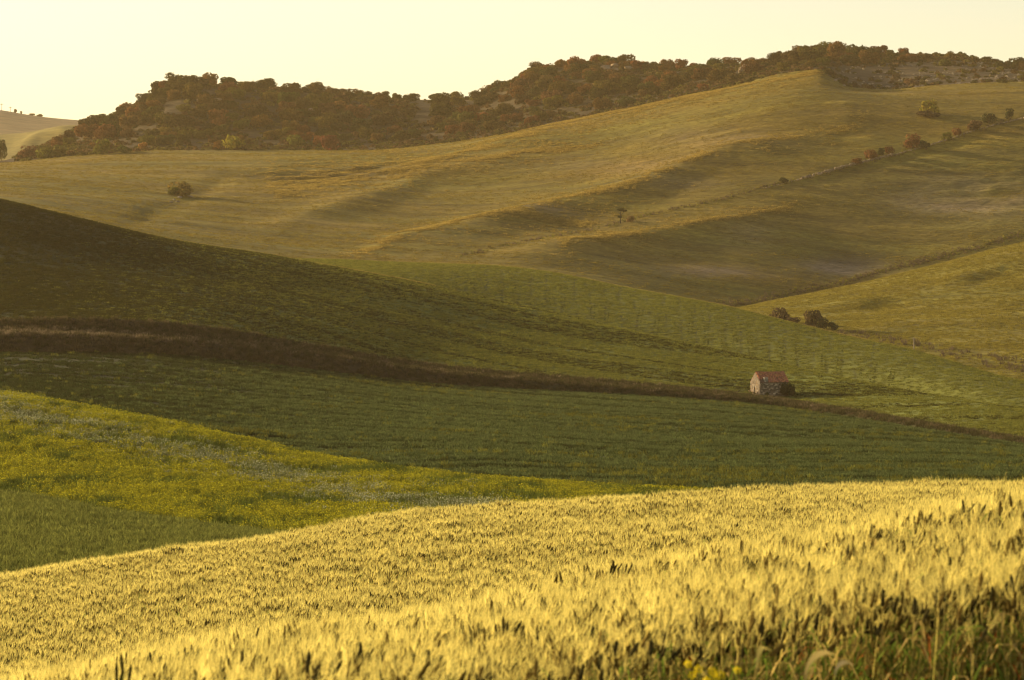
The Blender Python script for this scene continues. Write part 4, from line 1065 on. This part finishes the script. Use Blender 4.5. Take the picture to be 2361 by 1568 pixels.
# roof: boards under rows of curved clay tiles
slope_len = math.hypot(HW/2 + 0.18, (RIDGE - EAVE)*(HW/2 + 0.18)/(HW/2)); sa = math.atan2(RIDGE - EAVE, HW/2)
roof = add('roof', None, hut) if False else None
mb = MB()
for sgn in (1, -1):
    y0 = -0.18 if sgn == 1 else HW + 0.18
    ez = EAVE - 0.18*(RIDGE - EAVE)/(HW/2)
    v = []
    for x in (0.03, HL + 0.10):
        for off in (0.03, 0.11):
            v += [(x, y0, ez + off), (x, HW/2 - 0.01*sgn, RIDGE + off)]
    v = np.array(v)
    mb.put(v, BOXF, np.array((0.12, 0.07, 0.05)))
rdeck = add('roof', mb.mesh('roof', M_BARK), hut)
mb = MB(); ncourse = 11; nx = 27
for sgn in (1, -1):
    for i in range(ncourse):
        for j in range(nx):
            x0 = 0.02 + j*(HL + 0.12)/nx
            if sgn == 1 and x0 < 0.80 and i < 3 + (j % 2): continue        # the broken corner
            if sgn == 1 and 0.72 < x0 < 1.55 and i < 4: continue            # round the chimney
            if hr.random() < 0.015: continue
            s0 = slope_len*i/ncourse - 0.02; s1 = s0 + slope_len/ncourse*1.25
            wj = (HL + 0.12)/nx*0.96; lift = hr.normal(0, 0.012); jx = hr.normal(0, 0.012)
            v = []
            for s_, up in ((s0, 0.055), (s1, 0.02)):
                for k in range(4):
                    xx = x0 + jx + wj*k/3; hh = up + 0.06*math.sin(math.pi*k/3) + lift + 0.115
                    sag = -0.05*math.sin(math.pi*x0/HL)
                    yy = -0.18 + s_*math.cos(sa) - hh*math.sin(sa); zz = EAVE - 0.18*math.tan(sa) + s_*math.sin(sa) + hh*math.cos(sa) + sag
                    v.append((xx, yy if sgn == 1 else HW - yy, zz))
            col = np.array((0.48, 0.17, 0.08)) * hr.uniform(0.5, 1.3) * np.array((1, hr.uniform(.85, 1.3), hr.uniform(.8, 1.4)))
            mb.put(v, [(0, 1, 5, 4), (1, 2, 6, 5), (2, 3, 7, 6)], col)
tl = add('roof_tiles', mb.mesh('roof_tiles', M_TILE), rdeck, kind='stuff')
mb = MB()
for j in range(14):
    x0 = 0.0 + j*(HL + .12)/14; v = []
    sag = -0.05*math.sin(math.pi*x0/HL) + hr.normal(0, .012)
    for xx, q in ((x0, 1.0), (x0 + (HL + .12)/14*1.1, 0.88)):
        for k in range(5):
            an = math.pi*k/4
            v.append((xx, HW/2 - 0.15*q*math.cos(an), RIDGE + 0.10 + sag + 0.12*q*math.sin(an)))
    mb.put(v, [(k, k+1, k+6, k+5) for k in range(4)], np.array((0.33, 0.11, 0.06))*hr.uniform(.7, 1.2))
add('ridge_tiles', mb.mesh('ridge_tiles', M_TILE), rdeck, kind='stuff')
# chimney stub on the eave
mb = MB(); mb.put(boxv(0.80, 1.48, -0.10, 0.5, EAVE - 0.45, EAVE + 0.72), BOXF, np.array((0.24, 0.21, 0.165)))
mb.put(boxv(0.76, 1.52, -0.14, 0.54, EAVE + 0.722, EAVE + 0.80), BOXF, np.array((0.28, 0.25, 0.2)))
ch = add('chimney', mb.mesh('chimney', M_HOUSE), hut)
masonry('chimney_stones', (0.80, -0.10, 0), (1, 0, 0), (0, -1, 0), 0.68, lambda x: EAVE + 0.7, [(0.25, 0.22, 0.17), (0.3, 0.26, 0.2)], lambda *a: False, (0.2, 0.36), (0.16, 0.24), EAVE - 0.4, ch)
# fallen rafter end
mb = MB(); tube(mb, [(0.02, -0.12, EAVE + 0.02), (0.85, -0.2, EAVE - 0.42)], [0.055, 0.05], np.array((0.06, 0.045, 0.035)), 6); add('rafter', mb.mesh('rafter', M_BARK), hut)

def ground_z(x, y):
    best = -1e9
    for sh in (S_bank, S_hill1, S_dark):
        k = int(np.argmin((sh.x - x)**2 + (sh.d - y)**2))
        i, j = np.unravel_index(k, sh.x.shape)
        if (sh.x[i, j] - x)**2 + (sh.d[i, j] - y)**2 < 4.0: best = max(best, float(sh.z[i, j]))
    return best if best > -1e8 else hc.z
def house_bush(x, y, w, h, col, label, k, name='ivy_bush'):
    q = hut.matrix_basis @ Vector((x, y, 0))
    # foot on the ground of the bank top / hill
    q.z = ground_z(q.x, q.y)
    plant(name, crown(700 + k, w/2, w*0.42, h/2, 9, 1500, 0.2), STEMS[k % 2], q + Vector((0, 0, -0.1)), 1.0, 0.3, col, h*0.46, label, 'bush', None, 'foliage', 'stem')
house_bush(4.5, -0.75, 2.6, 2.7, (0.028, 0.038, 0.014), 'dark leafy bush crowding the right corner of the hut', 1)
house_bush(5.6, -0.7, 1.9, 1.8, (0.03, 0.04, 0.014), 'smaller dark bush trailing right of the hut', 2, 'bush')
house_bush(1.2, -0.45, 0.6, 0.9, (0.04, 0.05, 0.02), 'little dark plant in the niche at the foot of the hut front', 3, 'plant')
# rubble at the gable foot
for k, (x, y) in enumerate(sorted([(-0.5, 0.4), (-0.7, 1.3), (-0.45, 2.0), (-0.6, 2.9), (-0.9, 0.9), (-0.5, 3.6)], key=lambda a: a[1])):
    q = hut.matrix_basis @ Vector((x, y, 0))
    o = add('fallen_stone', ROCKS[k], None, Vector((q.x, q.y, ground_z(q.x, q.y) + 0.08)), (0, 0, k), (0.28, 0.25, 0.24), label=ORD[k + 1] + ' fallen stone at the foot of the hut gable, counted from the corner', category='stone', group='fallen stones by the hut')
    o.color = (0.9, 0.75, 0.6, 1)

# ------------------------------------------------------------------ foreground flowers and bent blades
def wildflower(u, v, d, k, label, nb=5, hgt=0.5):
    """flower heads seen at (u, v) at distance d"""
    top = Vector((float(xcol(u, d)), d, float(zrow(v, d))))
    r = random.Random(k)
    e = bpy.data.objects.new('wildflower', None); C.objects.link(e); e.location = top - Vector((0, 0, hgt)); e['label'] = label; e['category'] = 'flower'
    mb = MB(); g = np.array((0.09, 0.12, 0.025)); tube(mb, [(0, 0, -0.35), (0.01, 0, hgt*0.5), (0, 0, hgt*0.8)], [0.004, 0.0035, 0.003], g, 4)
    heads = []
    for b in range(nb):
        q = np.array((r.uniform(-0.06, 0.06), r.uniform(-0.05, 0.05), hgt + r.uniform(-0.06, 0.04)))
        tube(mb, [(0, 0, hgt*0.7), (q[0]*0.6, q[1]*0.6, hgt*0.85), tuple(q)], [0.003, 0.0025, 0.002], g, 4); heads.append(q)
    add('stem', mb.mesh('stem', M_PETAL), e)
    for q in heads:
        mb = MB(); a0 = r.random()*6; tl_ = np.array((r.uniform(-.5, .5), -0.8, r.uniform(0.2, 0.8))); tl_ /= np.linalg.norm(tl_)
        sx_ = np.cross(tl_, (0, 0, 1)); sx_ /= np.linalg.norm(sx_); sy_ = np.cross(sx_, tl_)
        for pk in range(5):
            an = a0 + 6.283*pk/5; dr = math.cos(an)*sx_ + math.sin(an)*sy_; pr = -math.sin(an)*sx_ + math.cos(an)*sy_
            mb.put([dr*0.003, dr*0.011 + pr*0.006 + tl_*0.005, dr*0.016 + tl_*0.005, dr*0.011 - pr*0.006 + tl_*0.005], [(0, 1, 2, 3)], np.array((0.75, 0.58, 0.02)))
        add('flower', mb.mesh('flower', M_PETAL), e, tuple(q))
wildflower(1618, 1547, 9.6, 1, 'yellow wildflowers left of the pair at the bottom edge', 3)
wildflower(1648, 1556, 9.6, 2, 'yellow wildflower cluster in the middle at the bottom edge', 5)
wildflower(1672, 1550, 9.6, 3, 'yellow wildflower cluster at the right of the bottom edge trio', 5)

def bent_blade(u0, v0, u1, v1, wid, d, label, col, k):
    """a drooping dry blade: rises from (u0, v0) and hooks over at (u1, v1)"""
    a = np.array((float(xcol(u0, d)), d, float(zrow(v0, d)))); b = np.array((float(xcol(u1, d)), d, float(zrow(v1, d))))
    e = bpy.data.objects.new('drooping_grass_blade', None); C.objects.link(e); e.location = Vector(a) - Vector((0, 0, 0.55)); e['label'] = label; e['category'] = 'grass'
    o_ = np.array(e.location); ts = np.linspace(0, 1, 9); pts = []
    for t in ts:
        q = a + (b - a)*np.array((t**1.9, 0, 1 - (1 - t)**1.7)); pts.append(q - o_)
    tip = b - o_ + np.array((0.028, 0, -0.012)); pts.append(tip)
    w = np.array([0.25, 0.35, 0.5, 0.65, 0.8, 0.95, 1.0, 1.0, 0.7, 0.15])*wid
    mb = MB(); ribbon(mb, np.array(pts), w, np.array((0.55, -0.25, -0.6)), np.array(col)); add('blade', mb.mesh('blade', M_WHEAT), e)
    mb = MB(); tube(mb, [(0, 0, -0.3), (0, 0, 0.2), tuple(a - o_)], [0.005, 0.004, 0.003], np.array((0.2, 0.2, 0.05)), 4); add('stem', mb.mesh('stem', M_WHEAT), e)
bent_blade(1857, 1570, 1908, 1503, 0.026, 9.4, 'large pale drooping grass blade at the bottom right', (0.50, 0.39, 0.14), 1)
bent_blade(1926, 1560, 1952, 1526, 0.018, 9.5, 'smaller grey drooping blade right of the large pale one', (0.36, 0.30, 0.16), 2)
bent_blade(1745, 1550, 1760, 1492, 0.022, 9.5, 'upright pale blade left of the large drooping one', (0.6, 0.5, 0.15), 3)
# dark upright green ears that stand above the crop at the bottom left
for k, (u, v) in enumerate([(277, 1500), (262, 1520), (290, 1524), (268, 1532)]):
    d = 11.8 + 0.1*k
    top = Vector((float(xcol(u, d)), d, float(zrow(v, d))))
    e = bpy.data.objects.new('green_wheat_ear', None); C.objects.link(e); e.location = top - Vector((0, 0, 0.9))
    e['label'] = ['tallest dark green ear standing above the wheat at the bottom left', 'dark green ear left of the tallest one', 'dark green ear right of the tallest one', 'lowest dark green ear under the tallest one'][k]; e['category'] = 'wheat ear'
    mb = MB(); ring_ear(mb, np.array((0.01, 0, 0.8)), np.array((0.1*(k - 1), 0, 1.0)), np.array((1.0, 0, 0)), 0.09, 0.008, np.array((0.11, 0.095, 0.03))); add('ear', mb.mesh('ear', M_WHEAT), e)
    mb = MB(); tube(mb, [(0, 0, 0), (0, 0, 0.5), (0.01, 0, 0.82)], [0.004, 0.0035, 0.003], np.array((0.12, 0.14, 0.03)), 4); add('stalk', mb.mesh('stalk', M_WHEAT), e)

# ------------------------------------------------------------------ the warm evening haze
hz = mesh_from('haze', boxv(-4400, 4400, -700, 4900, -64, 150), BOXF)
hm, n, l = new_mat('haze')
pv = nd(n, 'ShaderNodeVolumePrincipled')
pv.inputs['Color'].default_value = (1.0, 0.78, 0.47, 1); pv.inputs['Density'].default_value = 0.00006
pv.inputs['Anisotropy'].default_value = 0.2
ho = nd(n, 'ShaderNodeOutputMaterial'); l.new(pv.outputs[0], ho.inputs['Volume'])
hz.materials.append(hm)
add('haze', hz, kind='stuff', label='thin warm evening haze over the whole landscape', category='haze')
